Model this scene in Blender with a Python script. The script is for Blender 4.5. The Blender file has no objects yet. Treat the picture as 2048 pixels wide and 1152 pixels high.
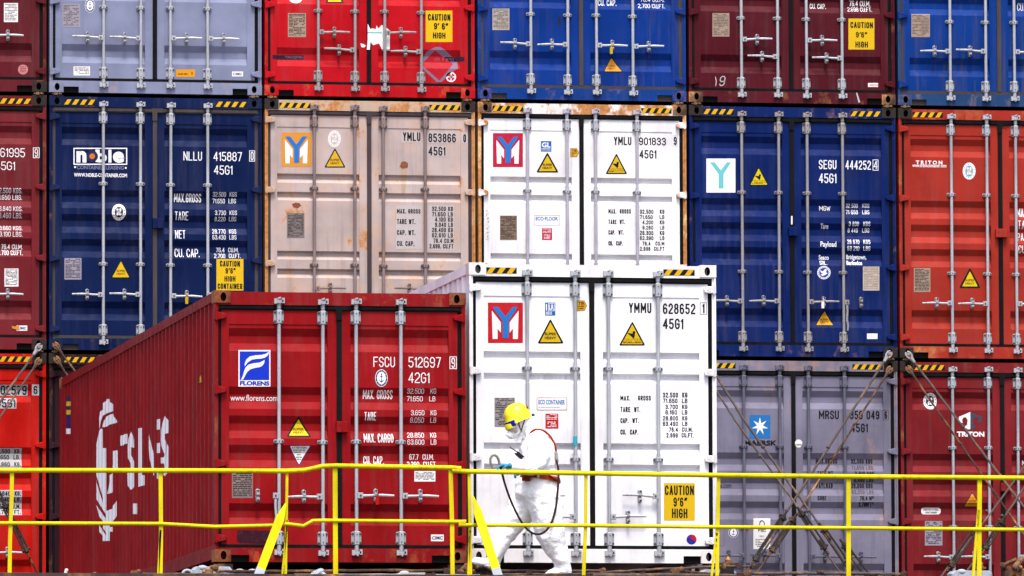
import bpy, bmesh, math, random
from mathutils import Vector, Matrix
random.seed(7)
S = bpy.context.scene
COL = S.collection
# ------------------------------------------------------------------ camera
CAM = Vector((-8.254950, -89.221170, -3.666889))
YAW, PIT, ROL, FPX = 0.177985122, 0.080977704, -0.003633821, 15895.9228
fw = Vector((math.sin(YAW)*math.cos(PIT), math.cos(YAW)*math.cos(PIT), math.sin(PIT)))
_r = fw.cross(Vector((0, 0, 1))).normalized(); _u = _r.cross(fw)
RT = math.cos(ROL)*_r + math.sin(ROL)*_u
UP = -math.sin(ROL)*_r + math.cos(ROL)*_u
cd = bpy.data.cameras.new("camera"); cam = bpy.data.objects.new("camera", cd); COL.objects.link(cam)
cd.sensor_width = 36.0; cd.lens = FPX*36.0/2048.0; cd.clip_start = 1.0; cd.clip_end = 3000.0
M = Matrix((RT, UP, -fw)).transposed().to_4x4(); M.translation = CAM; cam.matrix_world = M
S.camera = cam
# ------------------------------------------------------------------ sky, sun, exposure
SUN_EL, SUN_AZ = math.radians(65), math.radians(185)      # azimuth of the sun, clockwise from +Y
w = bpy.data.worlds.new("World"); S.world = w; w.use_nodes = True
nt = w.node_tree; bg = nt.nodes["Background"]
sk = nt.nodes.new("ShaderNodeTexSky"); sk.sky_type = 'NISHITA'; sk.sun_disc = False
sk.sun_elevation = SUN_EL; sk.sun_rotation = SUN_AZ; sk.air_density = 1.0; sk.dust_density = 4.0; sk.ozone_density = 1.0
nt.links.new(sk.outputs[0], bg.inputs[0]); bg.inputs[1].default_value = 0.10
sl = bpy.data.lights.new("sun", 'SUN'); sl.energy = 1.5; sl.angle = math.radians(15); sl.color = (1, .965, .92)
so = bpy.data.objects.new("sun", sl); COL.objects.link(so)
sd = Vector((math.sin(SUN_AZ)*math.cos(SUN_EL), math.cos(SUN_AZ)*math.cos(SUN_EL), math.sin(SUN_EL)))
so.rotation_euler = (-sd).to_track_quat('-Z', 'Y').to_euler(); so.location = (0, -60, 60)
S.view_settings.view_transform = 'Standard'; S.view_settings.look = 'None'
S.view_settings.exposure = 1.78; S.view_settings.gamma = 1.0

# ------------------------------------------------------------------ helpers
def ray(px, py): return fw*FPX + RT*(px-1024) + UP*(576-py)
def P(px, py, Y):                       # point of the plane y = Y seen at a photo pixel
    d = ray(px, py); return CAM + d*((Y-CAM.y)/d.y)
def PX(px, py, X):
    d = ray(px, py); return CAM + d*((X-CAM.x)/d.x)

class MB:
    def __init__(s): s.v = []; s.f = []; s.m = []
    def face(s, pts, mi=0):
        n = len(s.v); s.v += [tuple(p) for p in pts]; s.f.append(tuple(range(n, n+len(pts)))); s.m.append(mi)
    def box(s, x0, x1, y0, y1, z0, z1, mi=0):
        n = len(s.v)
        s.v += [(x0,y0,z0),(x1,y0,z0),(x1,y1,z0),(x0,y1,z0),(x0,y0,z1),(x1,y0,z1),(x1,y1,z1),(x0,y1,z1)]
        for q in ((0,3,2,1),(4,5,6,7),(0,1,5,4),(1,2,6,5),(2,3,7,6),(3,0,4,7)):
            s.f.append(tuple(n+i for i in q)); s.m.append(mi)
    def prism(s, poly, y0, y1, mi=0, bev=0.0):   # polygon in x,z (counter-clockwise seen from -y), y0 front
        k = len(poly); n = len(s.v)
        cx = sum(p[0] for p in poly)/k; cz = sum(p[1] for p in poly)/k
        if bev:
            fr = []
            for x, z in poly:
                d = math.hypot(x-cx, z-cz) or 1; t = max(0, 1-bev/d); fr.append((cx+(x-cx)*t, cz+(z-cz)*t))
            rings = [(fr, y0), (poly, y0+bev), (poly, y1)]
        else: rings = [(poly, y0), (poly, y1)]
        for r, y in rings: s.v += [(x, y, z) for x, z in r]
        s.f.append(tuple(n+i for i in range(k))); s.m.append(mi)
        for a in range(len(rings)-1):
            for i in range(k):
                j = (i+1) % k; b = n+a*k
                s.f.append((b+i, b+k+i, b+k+j, b+j)); s.m.append(mi)
        b = n+(len(rings)-1)*k
        s.f.append(tuple(b+i for i in reversed(range(k)))); s.m.append(mi)
    def tube(s, pts, r, n=8, mi=0, sec=None, caps=True, up=None):
        pts = [Vector(p) for p in pts]; k = len(pts); base = len(s.v)
        rs = r if isinstance(r, (list, tuple)) else [r]*k
        prev = None
        for i, p in enumerate(pts):
            t = (pts[min(i+1, k-1)]-pts[max(i-1, 0)]).normalized()
            if prev is None:
                a = Vector(up) if up else (Vector((0, 1, 0)) if abs(t.y) < .9 else Vector((1, 0, 0)))
                a = (a - t*a.dot(t)).normalized()
            else: a = (prev - t*prev.dot(t)).normalized()
            prev = a; b = t.cross(a)
            ra, rb = rs[i] if isinstance(rs[i], (tuple, list)) else (rs[i], rs[i])
            for j in range(n):
                q = 2*math.pi*(j+.5)/n; s.v.append(tuple(p + a*(ra*math.cos(q)) + b*(rb*math.sin(q))))
        for i in range(k-1):
            for j in range(n):
                j2 = (j+1) % n; s.f.append((base+i*n+j, base+i*n+j2, base+(i+1)*n+j2, base+(i+1)*n+j)); s.m.append(mi)
        if caps:
            s.f.append(tuple(base+j for j in reversed(range(n)))); s.m.append(mi)
            s.f.append(tuple(base+(k-1)*n+j for j in range(n))); s.m.append(mi)
    def ball(s, c, r, mi=0, n=10, m=6, sc=(1, 1, 1)):
        pts = []
        for i in range(m+1):
            a = math.pi*i/m
            pts.append([(c[0]+sc[0]*r*math.sin(a)*math.cos(2*math.pi*j/n), c[1]+sc[1]*r*math.sin(a)*math.sin(2*math.pi*j/n), c[2]+sc[2]*r*math.cos(a)) for j in range(n)])
        for i in range(m):
            for j in range(n):
                j2 = (j+1) % n
                q = [pts[i][j], pts[i+1][j], pts[i+1][j2], pts[i][j2]]
                if i == 0: q = q[:3]
                if i == m-1: q = [q[0], q[1], q[3]]
                s.face(q, mi)
    def mesh(s, name, smooth=False):
        me = bpy.data.meshes.new(name); me.from_pydata(s.v, [], s.f); me.update()
        me.polygons.foreach_set("material_index", s.m)
        bm = bmesh.new(); bm.from_mesh(me)
        bmesh.ops.remove_doubles(bm, verts=bm.verts, dist=1e-5)
        if smooth:
            for f in bm.faces: f.smooth = True
            for e in bm.edges:
                if len(e.link_faces) == 2 and e.calc_face_angle(0) > .7: e.smooth = False
        bmesh.ops.recalc_face_normals(bm, faces=bm.faces)
        bm.to_mesh(me); bm.free(); return me
    def build(s, name, mats, parent=None, smooth=False):
        return link(name, s.mesh(name, smooth), mats, parent)

def link(name, me, mats, parent=None):
    o = bpy.data.objects.new(name, me); COL.objects.link(o)
    if not isinstance(mats, (list, tuple)): mats = [mats]
    ix = [q.material_index for q in me.polygons]
    me.materials.clear()
    for m in mats: me.materials.append(m)
    if len(mats) > 1: me.polygons.foreach_set("material_index", ix)
    if parent is not None: o.parent = parent
    return o
def tag(o, label, cat, group=None, kind=None):
    if label: o["label"] = label
    if cat: o["category"] = cat
    if group: o["group"] = group
    if kind: o["kind"] = kind
    return o
def empty(name, loc, label, cat, group=None):
    o = bpy.data.objects.new(name, None); COL.objects.link(o); o.location = loc; o.empty_display_size = .2
    return tag(o, label, cat, group)

def hexc(r, g, b):                                   # sRGB 0-255 -> linear
    f = lambda c: (c/12.92 if c <= .04045 else ((c+.055)/1.055)**2.4)
    return (f(r/255), f(g/255), f(b/255))
KA = .50                                             # paint albedo for a colour seen at the photograph's exposure
def alb(r, g, b): k = .69 if min(r, g, b) > 215 else KA; return tuple(c*k for c in hexc(r, g, b))
# ------------------------------------------------------------------ materials
def new_mat(name):
    m = bpy.data.materials.new(name); m.use_nodes = True
    t = m.node_tree; b = t.nodes["Principled BSDF"]; return m, t, b
def N(t, typ, **kw):
    n = t.nodes.new(typ)
    for k, v in kw.items(): setattr(n, k, v)
    return n
def noise(t, vec, scale, detail=4, rough=.55):
    n = N(t, "ShaderNodeTexNoise"); n.inputs["Scale"].default_value = scale; n.inputs["Detail"].default_value = detail
    n.inputs["Roughness"].default_value = rough; t.links.new(vec, n.inputs["Vector"]); return n.outputs["Fac"]
def ramp(t, src, a, b, ca=(0, 0, 0, 1), cb=(1, 1, 1, 1)):
    r = N(t, "ShaderNodeValToRGB"); e = r.color_ramp.elements
    e[0].position = a; e[0].color = ca; e[1].position = b; e[1].color = cb
    t.links.new(src, r.inputs[0]); return r.outputs[0]
def mix(t, fac, a, b, mode='MIX'):
    n = N(t, "ShaderNodeMix", data_type='RGBA', blend_type=mode)
    for k, v in ((0, fac), (6, a), (7, b)):
        if hasattr(v, 'is_output'): t.links.new(v, n.inputs[k])
        elif k == 0: n.inputs[0].default_value = v
        else: n.inputs[k].default_value = (*v[:3], 1)
    return n.outputs[2]
def mul(t, a, k):
    n = N(t, "ShaderNodeMath", operation='MULTIPLY'); t.links.new(a, n.inputs[0])
    if hasattr(k, 'is_output'): t.links.new(k, n.inputs[1])
    else: n.inputs[1].default_value = k
    return n.outputs[0]
def vec(t, seed, scale=(1, 1, 1)):
    c = N(t, "ShaderNodeTexCoord"); mp = N(t, "ShaderNodeMapping")
    mp.inputs["Location"].default_value = (seed*3.17, seed*1.31, seed*7.77); mp.inputs["Scale"].default_value = scale
    t.links.new(c.outputs["Object"], mp.inputs["Vector"]); return mp.outputs[0]
def paint(name, col, rust=0.0, dirt=.3, rough=.52, seed=0, specks=.2, dirtcol=(.06, .05, .045), metal=0.0, spec=.05):
    m, t, b = new_mat(name)
    v = vec(t, seed)
    n1 = noise(t, v, 1.6, 6, .6)
    lo = tuple(c*.78 for c in col); hi = tuple(min(.86, c*1.16+.002) for c in col)
    c = mix(t, ramp(t, n1, .3, .7), lo, hi)
    if dirt > .2:                                                      # chalked, salt-streaked areas
        ch = ramp(t, noise(t, vec(t, seed+15, (5, 5, .45)), 1.0, 6, .7), .48, .75)
        c = mix(t, mul(t, mul(t, ch, ramp(t, noise(t, vec(t, seed+17), .7, 3), .4, .65)), .30), c, tuple(min(.8, x*.75+.07) for x in col))
        sc = ramp(t, noise(t, vec(t, seed+19, (2.2, 2.2, 9)), 1.6, 8, .75), .66, .72)   # scuffs
        c = mix(t, mul(t, sc, .35*dirt), c, tuple(min(.8, x*.6+.05) for x in col))
    st = noise(t, vec(t, seed+3, (16, 16, .7)), 1.0, 5, .65)          # run marks
    big = noise(t, vec(t, seed+5), .9, 3)
    f = mul(t, mul(t, ramp(t, st, .5, .78), ramp(t, big, .35, .65)), dirt)
    c = mix(t, f, c, dirtcol)
    sp = noise(t, vec(t, seed+9), 38, 3, .6)                          # chips
    c = mix(t, mul(t, ramp(t, sp, .70, .74), specks), c, (.035, .016, .012))
    if rust > 0:
        rn = noise(t, vec(t, seed+11, (1, 1, .75)), 3.2, 9, .72)
        fine = noise(t, vec(t, seed+13), 22, 6, .7)
        rc = mix(t, ramp(t, fine, .35, .65), (.045, .018, .009), (.42, .15, .035))
        c = mix(t, ramp(t, rn, .70-.30*rust, .76-.28*rust), c, rc)
        halo = ramp(t, rn, .60-.34*rust, .76-.28*rust)
        c = mix(t, mul(t, halo, .35), c, (.50, .25, .09))
    t.links.new(c, b.inputs["Base Color"])
    rr = ramp(t, noise(t, v, 7, 4), .3, .7, (rough-.08,)*3+(1,), (rough+.12,)*3+(1,))
    t.links.new(rr, b.inputs["Roughness"]); b.inputs["Metallic"].default_value = metal
    b.inputs["Specular IOR Level"].default_value = spec
    bp = N(t, "ShaderNodeBump"); bp.inputs["Strength"].default_value = .22; bp.inputs["Distance"].default_value = .012
    t.links.new(noise(t, vec(t, seed+2), 4.5, 3), bp.inputs["Height"]); t.links.new(bp.outputs[0], b.inputs["Normal"])
    return m
_dc = {}
def dec(r, g, b, wear=.15):                             # printed / painted marking, slightly worn
    k = (r, g, b, wear)
    if k not in _dc:
        m, t, bs = new_mat("marking"); col = alb(r, g, b)
        n = noise(t, vec(t, r*.01+b*.02), 24, 5, .7)
        c = mix(t, mul(t, ramp(t, n, .5, .8), wear), col, (.16, .13, .11))
        t.links.new(c, bs.inputs["Base Color"]); bs.inputs["Roughness"].default_value = .55
        bs.inputs["Specular IOR Level"].default_value = .1; _dc[k] = m; m['dark'] = max(r, g, b) < 130
    return _dc[k]
WHITE, BLACK, YEL, BLUE = dec(238, 238, 240), dec(18, 18, 22), dec(250, 205, 20), dec(30, 110, 195)
STEEL = paint("galvanised_steel", (.325, .335, .36), dirt=.7, rough=.42, seed=1.3, specks=.5, metal=.25)
STEELD = paint("weathered_steel", (.23, .22, .225), dirt=.7, rough=.5, seed=2.3, specks=.8, rust=.18, metal=.2)
RUBBER = paint("black_rubber", (.003, .003, .0036), dirt=.1, rough=.7, seed=4, specks=0, spec=.06)
RUBBERB = paint("dusty_rubber", (.034, .025, .025), dirt=.5, rough=.7, seed=5, specks=0, spec=.2)
RUSTY = paint("rusty_steel", (.04, .018, .012), rust=.38, dirt=.6, rough=.8, seed=6, specks=.5, spec=.2)
RUSTD = paint("dark_rusty_steel", (.014, .009, .008), rust=.14, dirt=.4, rough=.8, seed=7, specks=.5, spec=.2)
BROWNROD = paint("weathered_rod", (.052, .037, .033), rust=.20, dirt=.8, rough=.7, seed=8, specks=.8, spec=.25)
GOLD = paint("brass_coloured_casting", (.14, .085, .04), rust=.35, dirt=.6, rough=.5, seed=9, metal=.3)
YELP = paint("yellow_handrail_paint", (.52, .43, .003), dirt=.65, rough=.32, seed=10, specks=.9, dirtcol=(.14, .085, .012))
DECKM = paint("deck_paint", (.05, .03, .028), rust=.3, dirt=.7, rough=.7, seed=11)
PALE = paint("pale_grey_casting", (.30, .33, .38), dirt=.8, rough=.5, seed=12, specks=.7, rust=.12)

# ------------------------------------------------------------------ setting
qm, qt, qb = new_mat("quay_concrete")
qt.links.new(mix(qt, ramp(qt, noise(qt, vec(qt, 2), .2, 8, .6), .3, .7), (.11, .11, .108), (.18, .178, .172)), qb.inputs["Base Color"]); qb.inputs["Roughness"].default_value = .9
b = MB(); b.box(-900, 900, -900, -26, -7.6, -7.0); o = b.build("quay", qm); tag(o, None, None, kind='structure')
wm, wt, wb = new_mat("sea_water"); wb.inputs["Base Color"].default_value = (.02, .045, .05, 1); wb.inputs["Roughness"].default_value = .12
bp = N(wt, "ShaderNodeBump"); bp.inputs["Strength"].default_value = .4; wt.links.new(noise(wt, vec(wt, 4), 1.2, 5), bp.inputs["Height"]); wt.links.new(bp.outputs[0], wb.inputs["Normal"])
b = MB(); b.face([(-900, -900, -9), (900, -900, -9), (900, 900, -9), (-900, 900, -9)]); o = b.build("water", wm); tag(o, None, None, kind='structure')

WALLY, DR, DW = 0.0, 14.365651, 13.893531
PITCH, GAP, HC, H8 = 2.467979, 0.036352, 2.896, 2.591
XR, ZR, XW, ZW = 2.323231, -0.137166, 4.872241, -0.108652
W_ = 2.438; L_ = 12.192
RAILY, MANY = -DR-1.55, -DR-1.0
ZDECK = P(1024, 1152.2, RAILY-.1).z
b = MB(); b.box(-60, 70, RAILY-.35, 40, ZDECK-.4, ZDECK); o = b.build("deck", DECKM); tag(o, None, None, kind='structure')
hullm = paint("hull_paint", (.02, .03, .06), rust=.1, dirt=.6, seed=14)
b = MB(); b.box(-60, 70, RAILY+.2, 39, -8.9, ZDECK-.404); o = b.build("hull", hullm); tag(o, None, None, kind='structure')

# ------------------------------------------------------------------ containers
DY = 0.028                                           # depth of the door face behind the frame front
XP = (0.148, 1.098, 1.320, 2.272)                    # recessed panel spans of the two doors
SPEC = {
 'A': dict(H=HC, ch=[(2.543, 2.334), (1.826, 1.617), (1.548, 1.334), (1.264, 1.056), (.556, .341)], k=(.34, .34), dep=.036,
           weld=(.307, 2.588), gas=(2.713, 2.768), tb=2.647, cam=2.80, mid=(1.895, .98), hin=(2.656, 1.849, 1.042, .238), rods=(.622, 1.049, 1.389, 1.812)),
 'B': dict(H=HC, ch=[(2.043, 1.938), (1.834, 1.736), (1.159, 1.059), (.955, .851)], k=(.22, .5), dep=.044,
           weld=(.293, 2.578), gas=(2.713, 2.766), tb=2.643, cam=2.80, mid=(1.878, 1.0), hin=(2.656, 1.851, 1.012, .217), rods=(.572, 1.041, 1.374, 1.856)),
 'R': dict(H=H8, ch=[(2.234, 2.015), (1.674, 1.462), (1.398, 1.182), (1.118, .90), (.56, .355)], k=(.34, .34), dep=.036,
           weld=(.31, 2.272), gas=(2.408, 2.455), tb=2.34, cam=2.49, mid=(1.15,), hin=(2.348, 1.64, .937, .225), rods=(.625, 1.045, 1.374, 1.806)),
}
WELD = .007
def profile(sp):
    """break points (z, depth) of the recessed panel, bottom to top"""
    pts = [(sp['weld'][0], WELD)]
    for top, bot in sorted(sp['ch'], key=lambda c: c[1]):
        h = top-bot; ku, kl = sp['k']
        pts += [(bot, WELD), (bot+h*kl, WELD+sp['dep']), (top-h*ku, WELD+sp['dep']), (top, WELD)]
    pts.append((sp['weld'][1], WELD)); return pts
for s_ in SPEC.values(): s_['pr'] = profile(s_)
def zdepth(pr, z):
    if z < pr[0][0] or z > pr[-1][0]: return 0.0
    for (z0, d0), (z1, d1) in zip(pr, pr[1:]):
        if z0 <= z <= z1: return d0+(d1-d0)*(z-z0)/max(1e-9, z1-z0)
    return 0.0

_cache = {}
def cached(key, fn, smooth=False):
    if key not in _cache: _cache[key] = fn().mesh(key if isinstance(key, str) else key[0], smooth)
    return _cache[key].copy()
def add(name, key, fn, mats, parent, loc=None, smooth=False):
    o = link(name, cached(key, fn, smooth), mats, parent)
    if loc is not None: o.location = loc
    return o

def door_mb(T, side):
    sp = SPEC[T]; b = MB(); zt, zb = sp['gas'][0]-.002, .168
    xa, xb, x0, x1 = (XP[0], XP[1], .074, 1.186) if side == 0 else (XP[2], XP[3], 1.236, 2.358)
    y = DY; yb = .085
    z0, z1 = sp['weld']
    for a, c, d, e in ((x0, xa, zb, zt), (xb, x1, zb, zt), (xa, xb, zb, z0), (xa, xb, z1, zt)):
        b.face([(a, y, d), (c, y, d), (c, y, e), (a, y, e)])
    pr = sp['pr']
    full = [(z0, 0.0)]+pr+[(z1, 0.0)]
    for (za, da), (zc, dc) in zip(full, full[1:]):
        b.face([(xa, y+da, za), (xb, y+da, za), (xb, y+dc, zc), (xa, y+dc, zc)])
        if zc > za:
            for x in (xa, xb): b.face([(x, y, za), (x, y, zc), (x, y+dc, zc), (x, y+da, za)])
    for a in (x0, x1): b.face([(a, y, zb), (a, y, zt), (a, yb, zt), (a, yb, zb)])
    for z in (zb, zt): b.face([(x0, y, z), (x1, y, z), (x1, yb, z), (x0, yb, z)])
    b.face([(x0, yb, zb), (x1, yb, zb), (x1, yb, zt), (x0, yb, zt)])
    return b
def header_mb(T):
    sp = SPEC[T]; H = sp['H']; b = MB(); g = sp['gas'][1]
    b.box(.162, 2.276, 0.002, .12, g, H-.012); b.box(.04, .162, .004, .12, g, H-.12); b.box(2.276, 2.398, .004, .12, g, H-.12); return b
def sill_mb(T):                                                    # with two fork pockets
    b = MB(); b.box(.162, 2.276, 0.002, .12, .070, .134)
    b.box(.338, 2.10, 0.002, .10, .0, .070); b.box(.158, .162, .003, .10, .0, .07); b.box(2.273, 2.277, .003, .1, 0, .07)
    b.box(.162, .338, .002, .02, .066, .0699)
    b.box(.04, .162, .004, .12, .12, .134); b.box(2.276, 2.398, .004, .12, .12, .134)
    return b
def post_mb(T, left):
    H = SPEC[T]['H']; b = MB(); s = (lambda x: x) if left else (lambda x: W_-x)
    x0, x1 = sorted((s(.004), s(.022))); b.box(x0, x1, 0.0, .16, .118, H-.118)
    x0, x1 = sorted((s(.022), s(.041))); b.box(x0, x1, .010, .16, .118, H-.118)
    return b
def gasket_pocket_shade_mb(T):
    sp = SPEC[T]; b = MB(); g0, g1 = sp['gas']
    def strip_h(z0, z1, x0, x1):
        b.prism([(x0, z0), (x1, z0), (x1, z1), (x0, z1)], .014, .09, 0)
    def bar(x0, x1, z0, z1, y):
        b.box(x0, x1, y, .1, z0, z1)
    bar(.041, 2.397, g0, g1, .016); bar(.06, 2.38, g0+.012, g1-.012, .008)
    bar(.041, 2.397, .134, .168, .018)
    bar(.041, .074, .168, g0, .03); bar(2.358, 2.397, .168, g0, .03)
    bar(1.1865, 1.2355, .168, g0, .014)
    b.box(.161, .339, .03, .09, .002, .067); b.box(2.099, 2.275, .03, .09, .002, .067)  # dark blocks in the fork pockets, standing in for the shade inside them
    b.box(1.17, 1.30, .004, .016, g0+.004, g1-.004); b.box(1.18, 1.236, .004, .014, g0-.09, g0+.004)
    return b
def sides_mb(T, corr):
    H = SPEC[T]['H']; b = MB(); Y0, Y1 = .16, L_-.16
    if not corr:
        b.box(.012, 2.426, .13, L_, .05, H-.03); return b
    d, z0, z1 = .036, .16, H-.10
    for sgn, X in ((1, .008), (-1, 2.430)):
        y = Y0; prof = [(Y0, 0)]
        while y+.278 < Y1:
            prof += [(y+.036, 0), (y+.104, d), (y+.174, d), (y+.242, 0), (y+.278, 0)]; y += .278
        prof.append((Y1, 0))
        for (ya, da), (yc, dc) in zip(prof, prof[1:]):
            if yc-ya < 1e-6: continue
            b.face([(X+sgn*da, ya, z0), (X+sgn*dc, yc, z0), (X+sgn*dc, yc, z1), (X+sgn*da, ya, z1)])
        xo = 0.002 if sgn > 0 else 2.436
        xi = X+sgn*.062
        b.box(min(xo, xi), max(xo, xi), Y0, Y1, z1, H-.012)
        b.box(min(xo, xi), max(xo, xi), Y0, Y1, .03, z0)
        b.box(min(xo, xi), max(xo, xi), Y1, L_-.01, .118, H-.118)
    b.box(.07, 2.368, .12, L_-.05, H-.03, H-.014)
    b.box(.07, 2.368, .12, L_-.05, .10, .16)
    b.box(.07, 2.368, L_-.06, L_-.02, .16, H-.03)
    b.box(.07, 2.368, .10, .118, .02, H-.03)
    return b
def casting_mb(top, left):
    # block with an oval hole in its front face (really recessed) and a side hole
    b = MB(); w2, h = .162, .118; y0, y1 = -.006, .172
    cx, cz = (.0895 if left else w2-.0895), (h-.062 if top else .062)
    n = 16; rx, rz = .0285, .0425
    ov = [(cx+rx*math.cos(2*math.pi*i/n)*(1 if abs(math.cos(2*math.pi*i/n)) < .9 else 1), cz+rz*math.sin(2*math.pi*i/n)) for i in range(n)]
    def edge(i):
        a = 2*math.pi*i/n; c, s = math.cos(a), math.sin(a)
        ts = []
        if c > 1e-9: ts.append((w2-cx)/c)
        if c < -1e-9: ts.append(-cx/c)
        if s > 1e-9: ts.append((h-cz)/s)
        if s < -1e-9: ts.append(-cz/s)
        q = min(ts); return (cx+c*q, cz+s*q)
    for i in range(n):
        j = (i+1) % n; e0, e1 = edge(i), edge(j); pts = [ov[i], e0]
        for cor in ((0, 0), (w2, 0), (w2, h), (0, h)):       # corner between the two edge points
            if abs(e0[0]-e1[0]) > 1e-6 and abs(e0[1]-e1[1]) > 1e-6 and (abs(cor[0]-e0[0]) < 1e-6 or abs(cor[1]-e0[1]) < 1e-6) and (abs(cor[0]-e1[0]) < 1e-6 or abs(cor[1]-e1[1]) < 1e-6): pts.append(cor)
        pts += [e1, ov[j]]
        b.face([(x, y0, z) for x, z in pts])
        b.face([(ov[i][0], y0, ov[i][1]), (ov[j][0], y0, ov[j][1]), (ov[j][0], y0+.12, ov[j][1]), (ov[i][0], y0+.12, ov[i][1])], 1)
    b.face([(x, y0+.12, z) for x, z in reversed(ov)], 1)
    b.face([(0, y0, 0), (0, y1, 0), (0, y1, h), (0, y0, h)]); b.face([(w2, y0, 0), (w2, y1, 0), (w2, y1, h), (w2, y0, h)])
    b.face([(0, y0, 0), (w2, y0, 0), (w2, y1, 0), (0, y1, 0)]); b.face([(0, y0, h), (w2, y0, h), (w2, y1, h), (0, y1, h)])
    b.face([(0, y1, 0), (w2, y1, 0), (w2, y1, h), (0, y1, h)])
    return b
def hinge_mb(sgn, style):
    b = MB()
    if style == 'B': po = [(.003, -.034), (.085, -.034), (.118, -.026), (.122, 0), (.118, .018), (.085, .034), (.003, .034)]
    else: po = [(.003, -.036), (.05, -.036), (.116, -.020), (.124, 0), (.116, .020), (.05, .036), (.003, .036)]
    if sgn < 0: po = [(-x, z) for x, z in reversed(po)]
    b.prism(po, -.014, .03, 0, .006)
    b.tube([(sgn*.022, -.006, -.042), (sgn*.022, -.006, .042)], .013, 8)
    for q in ((.062, .012), (.062, -.012), (.085, 0)): b.ball((sgn*q[0], -.014, q[1]), .006, 0, 6, 4)
    return b
RY = -.004                                             # rod axis
def rod_mb(T):
    sp = SPEC[T]; b = MB(); H = sp['H']; c = sp['cam']
    b.tube([(0, RY, .085), (0, RY, sp['cam']-.01)], .0175, 10)
    for zc, s in ((c, 1), (.09, -1)):                  # cam ends and keepers
        b.tube([(0, RY, zc-s*.07), (0, RY, zc-s*.015)], .021, 10)
        b.box(-.038, .040, -.030, .004, zc-.010, zc+.012)
        b.box(-.048, -.022, -.034, .002, zc-.026, zc+.024); b.box(.026, .052, -.030, .002, zc-.020, zc+.030)
        b.tube([(-.012, -.02, zc+s*.02), (.014, -.034, zc+s*.03)], .011, 8)
        b.box(-.020, .018, -.040, .0, zc-.022, zc-.012)
    return b
def plate(b, w2, h2, y0, y1):
    c = min(.012, h2*.5)
    b.prism([(-w2, -h2+c), (-w2+c, -h2), (w2-c, -h2), (w2, -h2+c), (w2, h2-c), (w2-c, h2), (-w2+c, h2), (-w2, h2-c)], y0, y1, 0, .003)
def bigbr_mb():
    b = MB(); plate(b, .049, .064, DY-.012, DY+.002)
    b.prism([(-.024, -.066), (.024, -.066), (.024, .066), (-.024, .066)], -.027, DY, 0, .008)
    for x in (-.037, .037):
        for z in (-.044, .044): b.prism([(x+.011*math.cos(a*math.pi/3), z+.011*math.sin(a*math.pi/3)) for a in range(6)], DY-.021, DY-.01, 1)
    for z in (-.036, .036): b.prism([(.006*math.cos(a*math.pi/3), z+.006*math.sin(a*math.pi/3)) for a in range(6)], -.031, -.02, 1)
    return b
def midbr_mb():
    b = MB(); plate(b, .050, .019, DY-.011, DY+.002)
    b.prism([(-.024, -.021), (.024, -.021), (.024, .021), (-.024, .021)], -.026, DY, 0, .006)
    for x in (-.037, .037): b.prism([(x+.010*math.cos(a*math.pi/3), .010*math.sin(a*math.pi/3)) for a in range(6)], DY-.019, DY-.01, 1)
    b.prism([(.0055*math.cos(a*math.pi/3), .0055*math.sin(a*math.pi/3)) for a in range(6)], -.030, -.02, 1)
    return b
def handle_mb(s, down):
    b = MB()
    b.prism([(min(s*.006, s*.062), -.029), (max(s*.006, s*.062), -.029), (max(s*.006, s*.062), .027), (min(s*.006, s*.062), .027)], -.030, -.006, 0, .005)
    b.prism([(s*.036+.009*math.cos(a*math.pi/4), .009*math.sin(a*math.pi/4)) for a in range(8)], -.038, -.03, 1)
    if not down:
        b.tube([(s*.05, -.018, -.004), (s*.13, -.02, -.001), (s*.18, -.024, .004), (s*.24, -.026, .004), (s*.36, -.022, .001)], [(.010, .014), (.010, .013), (.008, .010), (.010, .014), (.009, .011)], 8, up=(0, 1, 0))
    else:
        b.tube([(s*.035, -.018, -.02), (s*.036, -.022, -.10), (s*.026, -.026, -.20), (s*.036, -.026, -.26), (s*.030, -.024, -.33)], [(.009, .014), (.009, .012), (.009, .012), (.009, .013), (.008, .010)], 8, up=(0, 1, 0))
    return b
def catch_mb(s, down):
    b = MB(); x = s*.185 if not down else s*.205
    q = [(x+.019*math.cos(a), .048+.019*math.sin(a)) for a in [math.pi*i/6 for i in range(7)]]+[(x+.017*math.cos(a), -.048+.017*math.sin(a)) for a in [math.pi+math.pi*i/6 for i in range(7)]]
    b.prism(q, DY-.014, DY+.002, 0, .003)
    b.prism([(x-.017, .004), (x+.017, .004), (x+.015, .056), (x-.015, .056)], -.036, DY-.01, 0, .006)
    b.prism([(x-.016, -.052), (x+.016, -.052), (x+.017, -.02), (x-.017, -.02)], -.030, DY-.01, 0, .006)
    for z in (.046, -.044): b.prism([(x+.011*math.cos(a*math.pi/3), z+.011*math.sin(a*math.pi/3)) for a in range(6)], -.041, -.03, 1)
    return b
DARKBOLT = paint("dark_bolt", (.05, .05, .055), dirt=.3, rough=.5, seed=3)

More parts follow.
